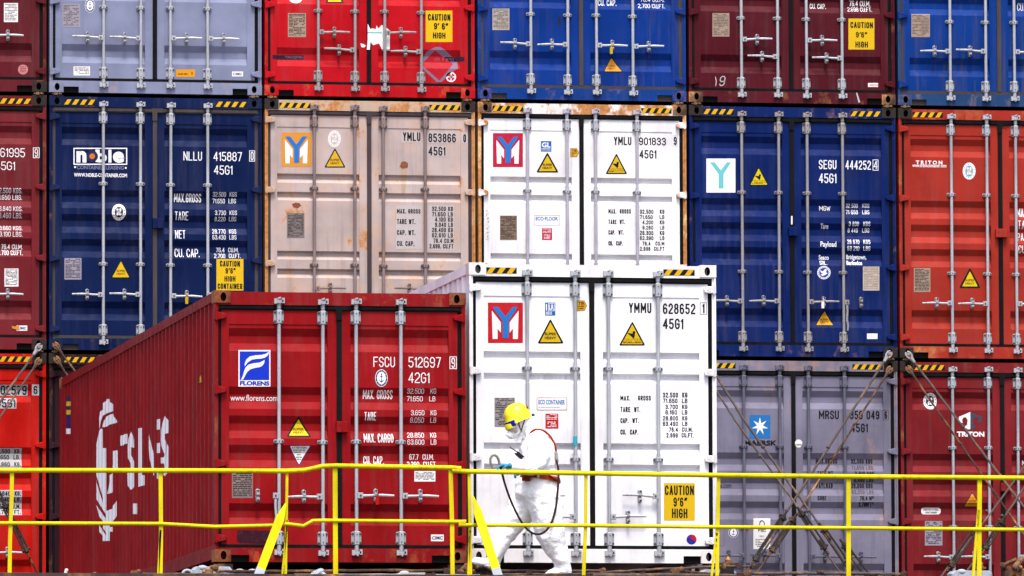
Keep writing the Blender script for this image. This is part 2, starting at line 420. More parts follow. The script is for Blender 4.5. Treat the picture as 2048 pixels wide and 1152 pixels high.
class Cont: pass
CONTS = {}
def container(key, T, x0, z0, Y, label, pm, fm, cm, rub=RUBBER, rodm=STEEL, brm=None, handles='out', hz=.635, corr=False, postm=None, stripes=None, backcast=False, group="containers of the stacked wall"):
    c = Cont(); c.T = T; c.x0 = x0; c.z0 = z0; c.Y = Y; c.pm = pm; CONTS[key] = c
    sp = SPEC[T]; H = sp['H']
    r = c.root = empty("shipping_container", (x0, Y, z0), label, "shipping container", group)
    brm = brm or rodm
    for left in (1, 0): add("corner_post", ("post", T, left), lambda: post_mb(T, left), postm or fm, r)
    add("header", ("header", T), lambda: header_mb(T), fm, r); add("sill", ("sill", T), lambda: sill_mb(T), fm, r)
    add("shell", ("shell", T, corr), lambda: sides_mb(T, corr), pm, r)
    add("gasket", ("gasket", T), lambda: gasket_pocket_shade_mb(T), rub, r)
    for top in (0, 1):
        for left in (1, 0):
            add("corner_casting", ("casting", top, left), lambda: casting_mb(top, left), [cm, DARKHOLE], r, (0 if left else W_-.162, 0, H-.118 if top else 0))
            if backcast:
                b = MB(); b.box(0, .162, L_-.17, L_+.004, 0, .118); o = b.build("corner_casting", cm, r); o.location = (0 if left else W_-.162, 0, H-.118 if top else 0)
    for side in (0, 1):
        d = add("door", ("door", T, side), lambda: door_mb(T, side), pm, r)
        for z in sp['hin']:
            s = 1 if side == 0 else -1
            add("hinge", ("hinge", s, T), lambda: hinge_mb(s, T), pm if T != 'B' else fm, d, (0 if side == 0 else W_, 0, z))
    c.rods = []
    for i, x in enumerate(sp['rods']):
        rj = random.Random(int(x0*100+z0*37+i*11)); rb = add("locking_bar", ("rod", T), lambda: rod_mb(T), [rodm], r, (x+rj.uniform(-.004, .004), 0, rj.uniform(-.004, .004)), True); rb.rotation_euler = (0, rj.uniform(-.0016, .0016), 0)
        for z in (sp['tb'], .228): add("guide_bracket", "bigbr", bigbr_mb, [brm, DARKBOLT], rb, (0, 0, z))
        for z in sp['mid']: add("guide_bracket", "midbr", midbr_mb, [brm, DARKBOLT], rb, (0, 0, z))
        if handles == 'out': s, z, dn = (-1 if i < 2 else 1), hz, False
        elif handles == 'stag': s, z, dn = (1, -1, 1, -1)[i], (hz+.10, hz-.10)[i % 2], False
        elif handles == 'stagw': s, z, dn = (1, -1, 1, -1)[i], (hz-.10, hz+.10)[i % 2] if i > 1 else (hz+.10, hz-.10)[i % 2], False
        elif handles == 'seaco': s, z, dn = (-1 if i < 2 else 1), hz, i == 3
        elif handles == 'florens': s, z, dn = (-1 if i < 2 else 1), hz, i == 0
        z += rj.uniform(-.007, .007); h = add("handle", ("handle", s, dn), lambda: handle_mb(s, dn), [rodm, DARKBOLT], rb, (0, 0, z), True); h.rotation_euler = (0, rj.uniform(-.035, .035), 0)
        add("handle_catch", ("catch", s, dn), lambda: catch_mb(s, dn), [rodm, DARKBOLT], rb, (0, 0, z))
    if stripes:
        for (a, b_, n, flip) in stripes: hazard(c, a, b_, n, flip)
    return c
DARKHOLE = paint("casting_hole", (.006, .005, .005), dirt=.1, rough=.9, seed=2, specks=0, spec=.1)

# ------------------------------------------------------------------ narrow stencil-like lettering drawn with even strokes
def _gl():
    o = lambda *p: (True, list(p)); l = lambda *p: (False, list(p))
    O = o((.3, 0), (.7, 0), (1, .17), (1, .83), (.7, 1), (.3, 1), (0, .83), (0, .17))
    g = {}
    g['O'] = g['0'] = [O]
    g['A'] = [l((0, 0), (.5, 1), (1, 0)), l((.16, .3), (.84, .3))]
    g['B'] = [o((0, 0), (.7, 0), (1, .14), (1, .40), (.78, .53), (.95, .66), (.95, .88), (.68, 1), (0, 1)), l((.02, .53), (.78, .53))]
    g['C'] = [l((1, .74), (1, .83), (.7, 1), (.3, 1), (0, .83), (0, .17), (.3, 0), (.7, 0), (1, .17), (1, .26))]
    g['D'] = [o((0, 0), (.65, 0), (1, .2), (1, .8), (.65, 1), (0, 1))]
    g['E'] = [l((1, 0), (0, 0), (0, 1), (1, 1)), l((.02, .52), (.8, .52))]
    g['F'] = [l((0, 0), (0, 1), (1, 1)), l((.02, .52), (.8, .52))]
    g['G'] = [l((1, .76), (1, .83), (.7, 1), (.3, 1), (0, .83), (0, .17), (.3, 0), (.7, 0), (1, .17), (1, .48), (.55, .48))]
    g['H'] = [l((0, 0), (0, 1)), l((1, 0), (1, 1)), l((0, .52), (1, .52))]
    g['I'] = [l((0, 0), (0, 1))]
    g['J'] = [l((0, .2), (.3, 0), (.7, 0), (1, .17), (1, 1))]
    g['K'] = [l((0, 0), (0, 1)), l((1, 1), (.05, .42)), l((.3, .58), (1, 0))]
    g['L'] = [l((0, 1), (0, 0), (1, 0))]
    g['M'] = [l((0, 0), (0, 1), (.5, .3), (1, 1), (1, 0))]
    g['N'] = [l((0, 0), (0, 1), (1, 0), (1, 1))]
    g['P'] = [l((0, 0), (0, 1), (.7, 1), (1, .86), (1, .58), (.7, .44), (.03, .44))]
    g['R'] = [l((0, 0), (0, 1), (.7, 1), (1, .86), (1, .60), (.7, .47), (.03, .47)), l((.6, .45), (1, 0))]
    g['S'] = [l((1, .78), (1, .84), (.7, 1), (.3, 1), (0, .85), (0, .66), (.3, .53), (.7, .48), (1, .34), (1, .15), (.7, 0), (.3, 0), (0, .16), (0, .22))]
    g['T'] = [l((0, 1), (1, 1)), l((.5, .98), (.5, 0))]
    g['U'] = [l((0, 1), (0, .17), (.3, 0), (.7, 0), (1, .17), (1, 1))]
    g['V'] = [l((0, 1), (.5, 0), (1, 1))]
    g['W'] = [l((0, 1), (.25, 0), (.5, .8), (.75, 0), (1, 1))]
    g['X'] = [l((0, 0), (1, 1)), l((0, 1), (1, 0))]
    g['Y'] = [l((0, 1), (.5, .48), (1, 1)), l((.5, .5), (.5, 0))]
    g['1'] = [l((-.6, .80), (0, .98), (0, 0))]
    g['2'] = [l((0, .78), (0, .85), (.3, 1), (.7, 1), (1, .84), (1, .62), (0, .12), (0, 0), (1, 0))]
    g['3'] = [l((0, .80), (.3, 1), (.7, 1), (1, .85), (1, .66), (.7, .53), (.35, .53)), l((.68, .53), (1, .38), (1, .16), (.7, 0), (.3, 0), (0, .18))]
    g['4'] = [l((.78, 0), (.78, 1), (0, .28), (1.05, .28))]
    g['5'] = [l((.95, 1), (.1, 1), (.05, .55), (.65, .6), (1, .45), (1, .17), (.7, 0), (.3, 0), (0, .16))]
    g['6'] = [l((.92, .85), (.7, 1), (.3, 1), (0, .83), (0, .17), (.3, 0), (.7, 0), (1, .17), (1, .42), (.7, .57), (.03, .52))]
    g['7'] = [l((0, 1), (1, 1), (.35, 0))]
    g['8'] = [o((.3, 0), (.7, 0), (1, .15), (1, .38), (.75, .53), (.95, .68), (.95, .87), (.7, 1), (.3, 1), (.05, .87), (.05, .68), (.25, .53), (0, .38), (0, .15)), l((.25, .53), (.75, .53))]
    g['9'] = [l((.08, .15), (.3, 0), (.7, 0), (1, .17), (1, .83), (.7, 1), (.3, 1), (0, .83), (0, .58), (.3, .43), (.97, .48))]
    g['.'] = [l((0, 0), (0, .06))]; g[','] = [l((.2, .08), (-.3, -.10))]; g["'"] = [l((.3, 1), (0, .76))]; g['"'] = [l((.25, 1), (.05, .76)), l((.85, 1), (.65, .76))]
    g['!'] = [l((0, .3), (0, 1)), l((0, 0), (0, .06))]; g['%'] = [l((0, 0), (1, 1))]; g['·'] = [l((0, .5), (0, .56))]; g['-'] = [l((0, .5), (.8, .5))]
    g['³'] = [l((0, 1), (.8, 1), (.3, .8), (.8, .7), (.7, .55), (0, .55))]
    return g
def _split(c):
    """cut a glyph's strokes where they turn sharply"""
    if c not in _sp:
        out = []
        for closed, pts in GLY.get(c, []):
            if closed: out.append((True, pts)); continue
            cur = [pts[0]]
            for i in range(1, len(pts)):
                cur.append(pts[i])
                if i < len(pts)-1:
                    d1 = (Vector(pts[i])-Vector(pts[i-1])); d2 = (Vector(pts[i+1])-Vector(pts[i])); d1.y *= 1.8; d2.y *= 1.8
                    if d1.normalized().dot(d2.normalized()) < -.15: out.append((False, cur)); cur = [pts[i]]
            out.append((False, cur))
        _sp[c] = out
    return _sp[c]
_sp = {}
GLY = _gl(); GWD = {'I': 0.04, '1': .32, '.': .06, ',': .12, "'": .2, '"': .7, '!': .05, ' ': .35, 'M': 1.5, 'W': 1.5, 'N': 1.1, '·': .08, '4': 1.05}
def strokes(s, w, h, wt):
    """thick polylines for a string inside a w x h box (surface metres)"""
    t = wt*h; n = len(s); wid = [GWD.get(c, 1.0) for c in s]
    gap = t+.10*h*min(1, w/(n*h*.5)); avail = w-t-gap*(n-1)
    if avail < w*.45: gap = max(t*1.12, (w*.55-t)/max(1, n-1)); avail = w-t-gap*(n-1)
    sc = max(.01, avail/sum(wid)); x = t/2; out = []
    for c, wd in zip(s, wid):
        for closed, pts in _split(c):
            off = .32*sc if c == '1' else 0
            q = [Vector((x+off+(px if c != '1' else px*.5)*sc*(wd if wd > .9 and c != '4' else 1), t/2+py*(h-t))) for px, py in pts]
            k = len(q); L, R = [], []
            for i in range(k):
                a = q[i-1] if (i or closed) else None; d = q[(i+1) % k] if (i < k-1 or closed) else None
                d1 = (q[i]-a).normalized() if a is not None else None; d2 = (d-q[i]).normalized() if d is not None else None
                if d1 is None: d1 = d2
                if d2 is None: d2 = d1
                tn = d1+d2; tn = tn.normalized() if tn.length > 1e-6 else d1
                nn = Vector((-tn.y, tn.x)); cs = max(.45, nn.dot(Vector((-d1.y, d1.x)))); m = t/2/cs
                e = Vector((0, 0))
                if not closed and i == 0: e = -d2*t*.45
                if not closed and i == k-1: e = d1*t*.45
                L.append(q[i]+nn*m+e); R.append(q[i]-nn*m+e)
            vs = L+R; fs = [(k+i, k+(i+1) % k, (i+1) % k, i) for i in range(k if closed else k-1)]
            out.append(([(v.x, v.y) for v in vs], fs))
        x += wd*sc+gap
    return out

# ------------------------------------------------------------------ markings that follow the door panels
def text_polys(s, bold):
    k = (s, bold)
    if k not in _txt:
        cu = bpy.data.curves.new("txt", 'FONT'); cu.body = s; cu.size = 1; cu.resolution_u = 3; cu.offset = bold
        o = bpy.data.objects.new("txt", cu); COL.objects.link(o)
        dg = bpy.context.evaluated_depsgraph_get(); me = bpy.data.meshes.new_from_object(o.evaluated_get(dg))
        vs = [(v.co.x, v.co.y) for v in me.vertices]; fs = [tuple(p.vertices) for p in me.polygons]
        bpy.data.objects.remove(o); bpy.data.curves.remove(cu); bpy.data.meshes.remove(me)
        x0, x1 = min(v[0] for v in vs), max(v[0] for v in vs); y0, y1 = min(v[1] for v in vs), max(v[1] for v in vs)
        _txt[k] = ([((x-x0)/(x1-x0), (y-y0)/(y1-y0)) for x, y in vs], fs)
    return _txt[k]
_txt = {}
def rpoly(pts, r, n=5):
    out = []; k = len(pts)
    for i in range(k):
        p = Vector(pts[i]); a = (Vector(pts[i-1])-p).normalized(); c = (Vector(pts[(i+1) % k])-p).normalized()
        for j in range(n+1):
            t = j/n; out.append(tuple(p+a*r*(1-t)**2+c*r*t**2))
    return out
class Marks:
    """flat shapes gathered in surface coordinates (u,v), cut at the panel's folds and laid on it"""
    def __init__(s, tomap, ub, vb, depth, to3): s.tomap, s.ub, s.vb, s.depth, s.to3 = tomap, ub, vb, depth, to3; s.items = []; s.lay = 0
    def poly(s, pts, mat, lay=None): s.items.append(([s.tomap(*p) for p in pts], [tuple(range(len(pts)))], mat, s.lay if lay is None else lay))
    def rect(s, x0, y0, x1, y1, mat): s.poly([(x0, y1), (x1, y1), (x1, y0), (x0, y0)], mat)
    def frame(s, x0, y0, x1, y1, t, mat):
        for q in ((x0, y0, x1, y0+t), (x0, y1-t, x1, y1), (x0, y0+t, x0+t, y1-t), (x1-t, y0+t, x1, y1-t)): s.rect(*q, mat)
    def ell(s, cx, cy, rx, ry, mat, n=24): s.poly([(cx+rx*math.cos(-2*math.pi*i/n), cy+ry*math.sin(-2*math.pi*i/n)) for i in range(n)], mat)
    def text(s, tx, x0, y0, x1, y1, mat, bold=.012, skew=0.0, wt=None):
        xm, ym = (x0+x1)/2, (y0+y1)/2
        a, b = s.tomap(x0, ym), s.tomap(x1, ym); c, d = s.tomap(xm, y1), s.tomap(xm, y0)
        if all(ch in GLY or ch == ' ' for ch in tx) and bold < .03:
            h = d[1]-c[1]; dk = mat.get('dark', False); wt = wt or ((.150 if h > .085 else .185) if dk else (.088 if h > .080 else .100))+max(0, bold-.01)*2
            for i, (vs, fs) in enumerate(strokes(tx, b[0]-a[0], h, wt)):
                s.items.append(([(a[0]+u+skew*(v-h/2), c[1]+v) for u, v in vs], fs, mat, s.lay+.06*(i % 3)))
            return
        vs, fs = text_polys(tx, bold)
        s.items.append(([(a[0]+(b[0]-a[0])*u+skew*(v-.5)*(d[1]-c[1]), c[1]+(d[1]-c[1])*v) for u, v in vs], fs, mat, s.lay))
    def up(s): s.lay += 1
    def lines(s, x0, y0, x1, y1, n, mat, fill=.45, rnd=None):
        rnd = rnd or random.Random(int(x0*7+y0*3)); h = (y1-y0)/n
        for i in range(n):
            y = y0+i*h; x = x0
            while x < x1-1:
                e = min(x1, x+rnd.uniform(2, 9)); 
                if rnd.random() < .8: s.rect(x, y, e, y+h*fill, mat)
                x = e+rnd.uniform(.5, 1.6)
    def build(s, name, parent, label=None):
        mats = []; V = []; F = []; MI = []
        for pts, fs, mat, lay in s.items:
            if mat not in mats: mats.append(mat)
            bm = bmesh.new(); vv = [bm.verts.new((p[0], p[1], 0)) for p in pts]
            for f in fs:
                try: bm.faces.new([vv[i] for i in f])
                except ValueError: pass
            for ax, br in ((0, s.ub), (1, s.vb)):
                lo = min(p[ax] for p in pts); hi = max(p[ax] for p in pts)
                for q in br:
                    if lo+1e-5 < q < hi-1e-5:
                        co = [0, 0, 0]; no = [0, 0, 0]; co[ax] = q; no[ax] = 1
                        bmesh.ops.bisect_plane(bm, geom=bm.verts[:]+bm.edges[:]+bm.faces[:], dist=1e-7, plane_co=co, plane_no=no)
            for f in bm.faces:
                c = f.calc_center_median(); n0 = len(V)
                for v in f.verts:
                    u = v.co.x+(c.x-v.co.x)*1e-3; w2 = v.co.y+(c.y-v.co.y)*1e-3
                    V.append(s.to3(v.co.x, v.co.y, s.depth(u, w2)-.0016-.0012*lay))
                F.append(tuple(range(n0, len(V)))); MI.append(mats.index(mat))
            bm.free()
        me = bpy.data.meshes.new(name); me.from_pydata(V, [], F); me.polygons.foreach_set("material_index", MI); me.update()
        o = link(name, me, mats, parent)
        me.polygons.foreach_set("material_index", MI)
        if label: o["label"] = label
        return o
def door_marks(c):
    sp = SPEC[c.T]; pr = sp['pr']; Yf = c.Y+DY
    def tomap(px, py):
        q = P(px, py, Yf); return (q.x-c.x0, q.z-c.z0)
    def depth(x, z):
        if z > sp['gas'][1] or z < .134: return .002-DY
        if (XP[0] < x < XP[1]) or (XP[2] < x < XP[3]): return zdepth(pr, z)
        if 1.186 < x < 1.236: return .014-DY
        return 0.0
    return Marks(tomap, list(XP)+[1.186, 1.236], sorted(set(z for z, _ in pr)), depth, lambda x, z, d: (x, DY+d, z))
def hazard(c, a, b_, n, flip):
    k = door_marks(c); H = SPEC[c.T]['H']; k.tomap = lambda x, z: (x, z)
    z0, z1 = H-.104, H-.045; wd = (b_-a)/n
    k.poly([(a, z0), (b_, z0), (b_, z1), (a, z1)], BLACK); k.up()
    for i in range(n):
        x = a+i*wd; p = [(x, z0), (x+wd*.52, z0), (x+wd*.52+wd*.42, z1), (x+wd*.42, z1)]
        p = [(min(q, b_-.002), z) for q, z in p]
        k.poly(p, dec(250, 195, 20))
    k.build("hazard_stripe", c.root)

STD = [(.170, .53, 4, 0), (1.905, 2.265, 4, 0)]
def z_of(row): return (3-row)*(HC+GAP)
def mk(name, r, g, b, **k): return paint(name, alb(r, g, b), **k)
def frame_of(name, r, g, b, seed, rust): return paint(name, alb(r, g, b), seed=seed, rust=rust, dirt=.5, specks=.6)

G = "containers of the stacked wall"
def wall(col, row, label, rgb, seed, rust=0., frust=.15, cast=None, T='A', frgb=None, **k):
    pm = mk("container_paint", *rgb, seed=seed, rust=rust, dirt=k.pop('dirt', .45))
    fm = frame_of("frame_paint", *(frgb or rgb), seed+.5, frust)
    cm = cast or paint("casting_paint", alb(*(frgb or rgb)), seed=seed+.7, rust=max(.3, frust), dirt=.6)
    return container((col, row), T, col*PITCH, z_of(row), WALLY, label, pm, fm, cm, stripes=STD if row > 1 else None, **k)
#CONTAINERS#
MAR1 = "maroon container, the leftmost of the top row, cut by the left edge of the photo"
c01 = wall(0, 1, "maroon container at the left end of the top row with small round pink disc", (106, 28, 38), 21, handles='out', cast=RUSTD)
c11 = wall(1, 1, "pale blue grey container in the top row above the dark blue one", (148, 155, 186), 22, handles='out', dirt=.25, frust=.05)
c21 = wall(2, 1, "bright red container in the top row with torn white paper on its door seam", (204, 10, 28), 23, handles='stag', rodm=STEELD, frust=.12)
c31 = wall(3, 1, "bright blue container in the top row above the rusty white one", (1, 56, 146), 24, handles='out', rub=RUBBERB, dirt=.7, frgb=(14, 66, 150), frust=.08)
c41 = wall(4, 1, "dark maroon container in the top row with yellow height sign and chalked number", (92, 20, 34), 25, handles='stag', cast=RUSTY)
c51 = wall(5, 1, "bright blue container at the right end of the top row", (4, 62, 150), 26, handles='out', rub=RUBBERB, dirt=.8, frgb=(40, 78, 130), frust=.15)
c02 = wall(0, 2, "brownish red container at the left edge in the middle row", (130, 36, 44), 27, cast=RUSTD, rub=RUBBER)
c12 = wall(1, 2, "dark navy blue container with white boxed logo in the middle row", (4, 30, 82), 28, rub=RUBBERB, cast=paint("casting_paint", alb(20, 40, 80), seed=2, rust=.2), dirt=.3)
BEIR = paint("beige_bar_paint", alb(150, 132, 132), seed=61, rust=.12, dirt=.6)
c22 = wall(2, 2, "dirty beige container with orange square logo and rust spots", (210, 191, 186), 29, rust=.40, frust=.62, T='B', frgb=(216, 190, 170), postm=paint('rusty_post_paint', alb(220, 170, 120), rust=1.0, dirt=.6, seed=77), rodm=BEIR, rub=paint("grey_rubber", alb(76, 66, 70), seed=4), cast=RUSTD, handles='stagw', dirt=.5)
LILR = paint("white_bar_paint", alb(205, 200, 214), seed=62, rust=.05, dirt=.5)
c32 = wall(3, 2, "white container with rusty orange frame in the middle row", (240, 238, 240), 30, rust=.12, frust=.78, T='B', postm=paint('rusty_post_paint', (.62, .42, .22), rust=1.0, dirt=.6, seed=78), rodm=LILR, brm=STEEL, cast=RUSTY, handles='stagw', dirt=.45)
c42 = wall(4, 2, "deep blue container with white panel and pale Y letter", (2, 35, 105), 31, rub=RUBBER, cast=RUSTD, handles='seaco', rodm=STEELD, dirt=.5, frust=.12)
c52 = wall(5, 2, "orange red container at the right edge in the middle row", (186, 54, 40), 32, cast=RUSTD, frust=.2, dirt=.35)
c03 = wall(0, 3, "vivid red container at the left edge in the bottom row with number patches", (222, 22, 8), 33, cast=RUSTD, dirt=.5)
c13 = wall(1, 3, "very dark maroon container mostly hidden behind the long red side", (58, 24, 34), 34, cast=RUSTD)
c23 = wall(2, 3, "dark brown container hidden behind the red front container", (70, 40, 36), 35, cast=RUSTD)
c33 = wall(3, 3, "dark grey container hidden behind the white front container", (80, 80, 84), 36, cast=RUSTD)
GREYR = paint("grey_bar_paint", alb(120, 120, 138), seed=63, dirt=.5)
c43 = wall(4, 3, "grey container behind crossed lashing rods with blue star logo", (144, 140, 163), 37, rust=.06, frust=.3, rodm=GREYR, cast=RUSTD, dirt=.6, hz=.635)
c53 = wall(5, 3, "dark brick red container at the right edge of the bottom row", (142, 34, 40), 38, cast=RUSTD, dirt=.45)
FR = "containers standing in front of the wall"
pm = mk("container_paint", 166, 14, 22, seed=41, dirt=.35); fm = frame_of("frame_paint", 158, 18, 24, 42, .16)
cr = container('r', 'R', XR, ZR, -DR, "long red container in front with corrugated side and blue square logo", pm, fm, paint("casting_paint", alb(120, 44, 30), seed=43, rust=.5), handles='florens', corr=True, backcast=True, group=FR)
pm = mk("container_paint", 246, 244, 249, seed=44, dirt=.75, dirtcol=(.28, .26, .27)); fm = frame_of("frame_paint", 240, 238, 240, 45, .06)
cw = container('w', 'B', XW, ZW, -DW, "clean white container in front behind the walking worker", pm, fm, paint("casting_paint", alb(226, 220, 216), seed=46, rust=.22), handles='stagw', corr=True, backcast=True, group=FR, hz=.54, stripes=[(.172, .47, 3, 0), (1.915, 2.225, 3, 0)])

# ---- markings
TAN, TAN2, LAV = dec(186, 160, 140, .5), dec(196, 184, 172, .5), dec(176, 168, 184, .3)
INK, GREYT, PAPER = dec(40, 34, 34), dec(110, 100, 98), dec(236, 234, 232, .08)
ORNG, CYAN, RED, NAVY, DKRED = dec(240, 160, 40), dec(120, 215, 225), dec(214, 28, 40), dec(16, 24, 78), dec(130, 50, 20)
YBL, LBL, RIMB = dec(40, 128, 215), dec(40, 130, 205), dec(40, 60, 130)
OFFW = dec(214, 210, 212, .3)
def plate_(c, x0, y0, x1, y1, mat, n=11, ink=None, label=None, name="data_plate", pad=2):
    k = door_marks(c); k.rect(x0, y0, x1, y1, mat); k.up(); k.lines(x0+pad, y0+pad, x1-pad, y1-pad, n, ink or GREYT); return k.build(name, c.root, label)
def texts(c, items, mat, name="lettering", bold=.012, lay=0):
    import re
    for it in items:
        toks = [(m.group(), m.start(), m.end()) for m in re.finditer(r"\S+(?: \S+)*", it[0])]
        adv = [0]
        for ch in it[0]: adv.append(adv[-1]+GWD.get(ch, 1)+.4)
        sx = (it[3]-it[1])/(adv[-1]-.4)
        for t, a, b in toks:
            k = door_marks(c); k.lay = lay; k.text(t, it[1]+adv[a]*sx, it[2], it[1]+(adv[b]-.4)*sx, it[4], mat, bold); k.build(name, c.root)
def boxed(c, ch, x0, y0, x1, y1, mat, t=1.2, fx=.22):
    k = door_marks(c); k.frame(x0, y0, x1, y1, t, mat); w2 = (x1-x0)*fx
    k.text(ch, x0+w2+.4, y0+2.5, x1-w2-.4, y1-2.5, mat, .012); k.build("check_digit", c.root)
def caution(c, x0, y0, x1, y1, items):
    k = door_marks(c); k.rect(x0, y0, x1, y1, YEL); k.up()
    for it in items: k.text(it[0], *it[1:5], BLACK, .006)
    k.build("height_sign", c.root)
def triangle(c, ax, ay, bx0, bx1, by, fill, t=3.2, kind='super', small=False):
    k = door_marks(c); k.poly(rpoly([(ax, ay-t*.6), (bx0-t*.2, by), (bx1+t*.2, by)], t*1.3), BLACK); k.up()
    k.poly(rpoly([(ax, ay+t*1.5), (bx0+t*1.5, by-t*.9), (bx1-t*1.5, by-t*.9)], 1.5), fill); k.up()
    h = by-ay; w2 = bx1-bx0
    if kind == 'super':
        m_ = INK if not small else dec(140, 100, 30)
        k.text("SUPER", ax-w2*.22, ay+h*.54, ax+w2*.22, ay+h*.66, m_, .03); k.text("HEAVY", ax-w2*.22, ay+h*.705, ax+w2*.22, ay+h*.825, m_, .03)
    else:
        k.poly([(ax-w2*.20, ay+h*.47), (ax+w2*.02, ay+h*.49), (ax+w2*.10, ay+h*.40), (ax+w2*.09, ay+h*.60), (ax+w2*.05, ay+h*.70)], BLACK)
        k.ell(ax+w2*.06, ay+h*.44, w2*.055, h*.055, BLACK, 10)
        k.text("CAUTION!", ax-w2*.31, ay+h*.70, ax+w2*.31, ay+h*.79, DKRED, .01)
        k.lines(ax-w2*.36, ay+h*.83, ax+w2*.36, ay+h*.91, 2, DKRED, .6)
    k.build("warning_triangle", c.root)
YP = [(.125, .11), (.285, .11), (.5, .345), (.70, .11), (.85, .11), (.59, .455), (.59, .88), (.42, .88), (.42, .455)]
ML = [(.113, .2), (.37, .49), (.37, .745), (.275, .645), (.275, .9), (.135, .9)]
def ym(c, x0, y0, x1, y1, bgm, ycol, mcol=True):
    k = door_marks(c); f = lambda q: (x0+q[0]*(x1-x0), y0+q[1]*(y1-y0))
    k.rect(x0, y0, x1, y1, bgm); k.up()
    if mcol:
        k.poly([f(p) for p in ML], PAPER); k.poly([f((1-p[0]-.01, p[1])) for p in reversed(ML)], PAPER); k.up()
    k.poly([f(p) for p in YP], ycol); k.build("logo", c.root)
def bv(c, cx, cy, rx, ry, inner, wh=None, name="inspection_emblem"):
    k = door_marks(c); k.ell(cx, cy, rx, ry, wh or WHITE); k.up()
    n = 26
    for i in range(n):
        a = 2*math.pi*i/n
        if i % 2: k.ell(cx+rx*.8*math.cos(a), cy+ry*.8*math.sin(a), rx*.07, ry*.07, inner, 6)
    k.ell(cx, cy, rx*.60, ry*.66, inner); k.up()
    for dx, dy, a, b in ((-.22, -.3, .18, .14), (.2, -.28, .16, .2), (0, .0, .34, .06), (-.22, .28, .14, .2), (.2, .3, .18, .14), (0, .12, .06, .3)):
        k.ell(cx+dx*rx, cy+dy*ry, a*rx, b*ry, wh or WHITE, 8)
    k.build(name, c.root)
def anchor(c, cx, cy, rx, ry, rim):
    k = door_marks(c); k.ell(cx, cy, rx, ry, WHITE); k.up(); k.ell(cx, cy, rx*.92, ry*.92, rim); k.up(); k.ell(cx, cy, rx*.70, ry*.72, WHITE)
    for i in range(12):
        a = 2*math.pi*i/12; k.ell(cx+rx*.81*math.cos(a), cy+ry*.81*math.sin(a), rx*.05, ry*.05, WHITE, 6)
    k.up()
    k.rect(cx-rx*.05, cy-ry*.4, cx+rx*.05, cy+ry*.42, rim); k.rect(cx-rx*.2, cy-ry*.22, cx+rx*.2, cy-ry*.14, rim); k.ell(cx, cy-ry*.45, rx*.1, ry*.09, rim, 8)
    k.poly([(cx-rx*.42, cy+ry*.12), (cx-rx*.28, cy+ry*.36), (cx, cy+ry*.5), (cx+rx*.28, cy+ry*.36), (cx+rx*.42, cy+ry*.12), (cx+rx*.22, cy+ry*.28), (cx, cy+ry*.38), (cx-rx*.22, cy+ry*.28)], rim)
    k.build("inspection_emblem", c.root)
def cimc(c, x0, y0, x1, y1, t="CIMC"):
    k = door_marks(c); k.rect(x0, y0, x1, y1, PAPER); k.up(); k.text(t, x0+2, y0+(y1-y0)*.25, x1-2, y1-(y1-y0)*.25, RIMB, .03); k.build("maker_sticker", c.root)
def seal(c, px, py, rgb):
    q = P(px, py, c.Y-.03); b = MB(); x, z = q.x-c.x0, q.z-c.z0
    b.box(x-.016, x+.016, -.052, -.038, z-.045, z+.03); b.tube([(x, -.045, z+.03), (x+.012, -.05, z+.055), (x, -.045, z+.07)], .005, 6)
    m = paint("seal_plastic", alb(*rgb), dirt=.1, seed=5); b.build("bolt_seal", m, c.root)
def lockblock(c, x0, y0, x1, y1, mat):
    a, d = P(x0, y1, c.Y), P(x1, y0, c.Y); b = MB()
    X0, X1, Z0, Z1 = a.x-c.x0, d.x-c.x0, a.z-c.z0, d.z-c.z0
    b.prism([(X0, Z0), (X1, Z0), (X1, Z1), (X0, Z1)], -.03, .016, 0, .006); xm = X0+(X1-X0)*.52
    b.box(xm-.004, xm+.004, -.034, -.03, Z0+.01, Z1-.01); b.tube([(X0+.03, -.034, Z1-.03), (X0+.03, -.026, Z1-.03)], .01, 8)
    b.build("lock_box", mat, c.root)

# top row
k = door_marks(c01); k.ell(46, 139, 10, 10, dec(222, 150, 152)); k.up(); k.lines(40, 133, 52, 146, 4, dec(170, 70, 80)); k.build("round_sticker", c01.root)
plate_(c01, 8, 6, 36, 44, PAPER)
plate_(c11, 125, 8, 160, 54, LAV, 14); anchor(c11, 180, 11, 10, 14, RIMB); plate_(c11, 147, 133, 180, 151, PAPER, 5, name="paper_sticker")
k = door_marks(c11); k.rect(352, 139, 390, 154, dec(248, 170, 20)); k.up(); k.lines(356, 147, 375, 150, 1, DKRED, .7); k.rect(383, 144, 385, 149, DKRED); k.build("orange_sticker", c11.root); cimc(c11, 464, 143, 486, 153)
plate_(c21, 576, 26, 612, 74, TAN, 15, INK)
k = door_marks(c21); k.ell(592, -3, 13, 9, WHITE); k.build("round_sticker", c21.root)
triangle(c21, 670, -30, 651, 689, 6, YEL)
caution(c21, 851.5, 21, 905, 84, [("CAUTION", 856, 28, 901, 41), ("9' 6\"", 868, 46, 896, 59), ("HIGH", 866, 65, 891, 77)])
k = door_marks(c21)
c = 4.096; Q = lambda pts: [(500+x/c, y/c) for x, y in pts]
k.poly(Q([(962, 195), (985, 240), (1000, 232), (1030, 240), (1038, 207), (1048, 235), (1062, 222), (1080, 205), (1100, 212), (1146, 250), (1146, 412), (1085, 412), (1058, 355), (1010, 370), (985, 345), (980, 408), (955, 408), (962, 330)]), PAPER)
k.poly(Q([(905, 355), (930, 362), (950, 375), (935, 388), (912, 386)]), PAPER); k.up(); k.rect(735, 64, 764, 66.5, CYAN); k.build("torn_paper", c21.root)
SPRAY = dec(150, 120, 150, .9)
k = door_marks(c21)
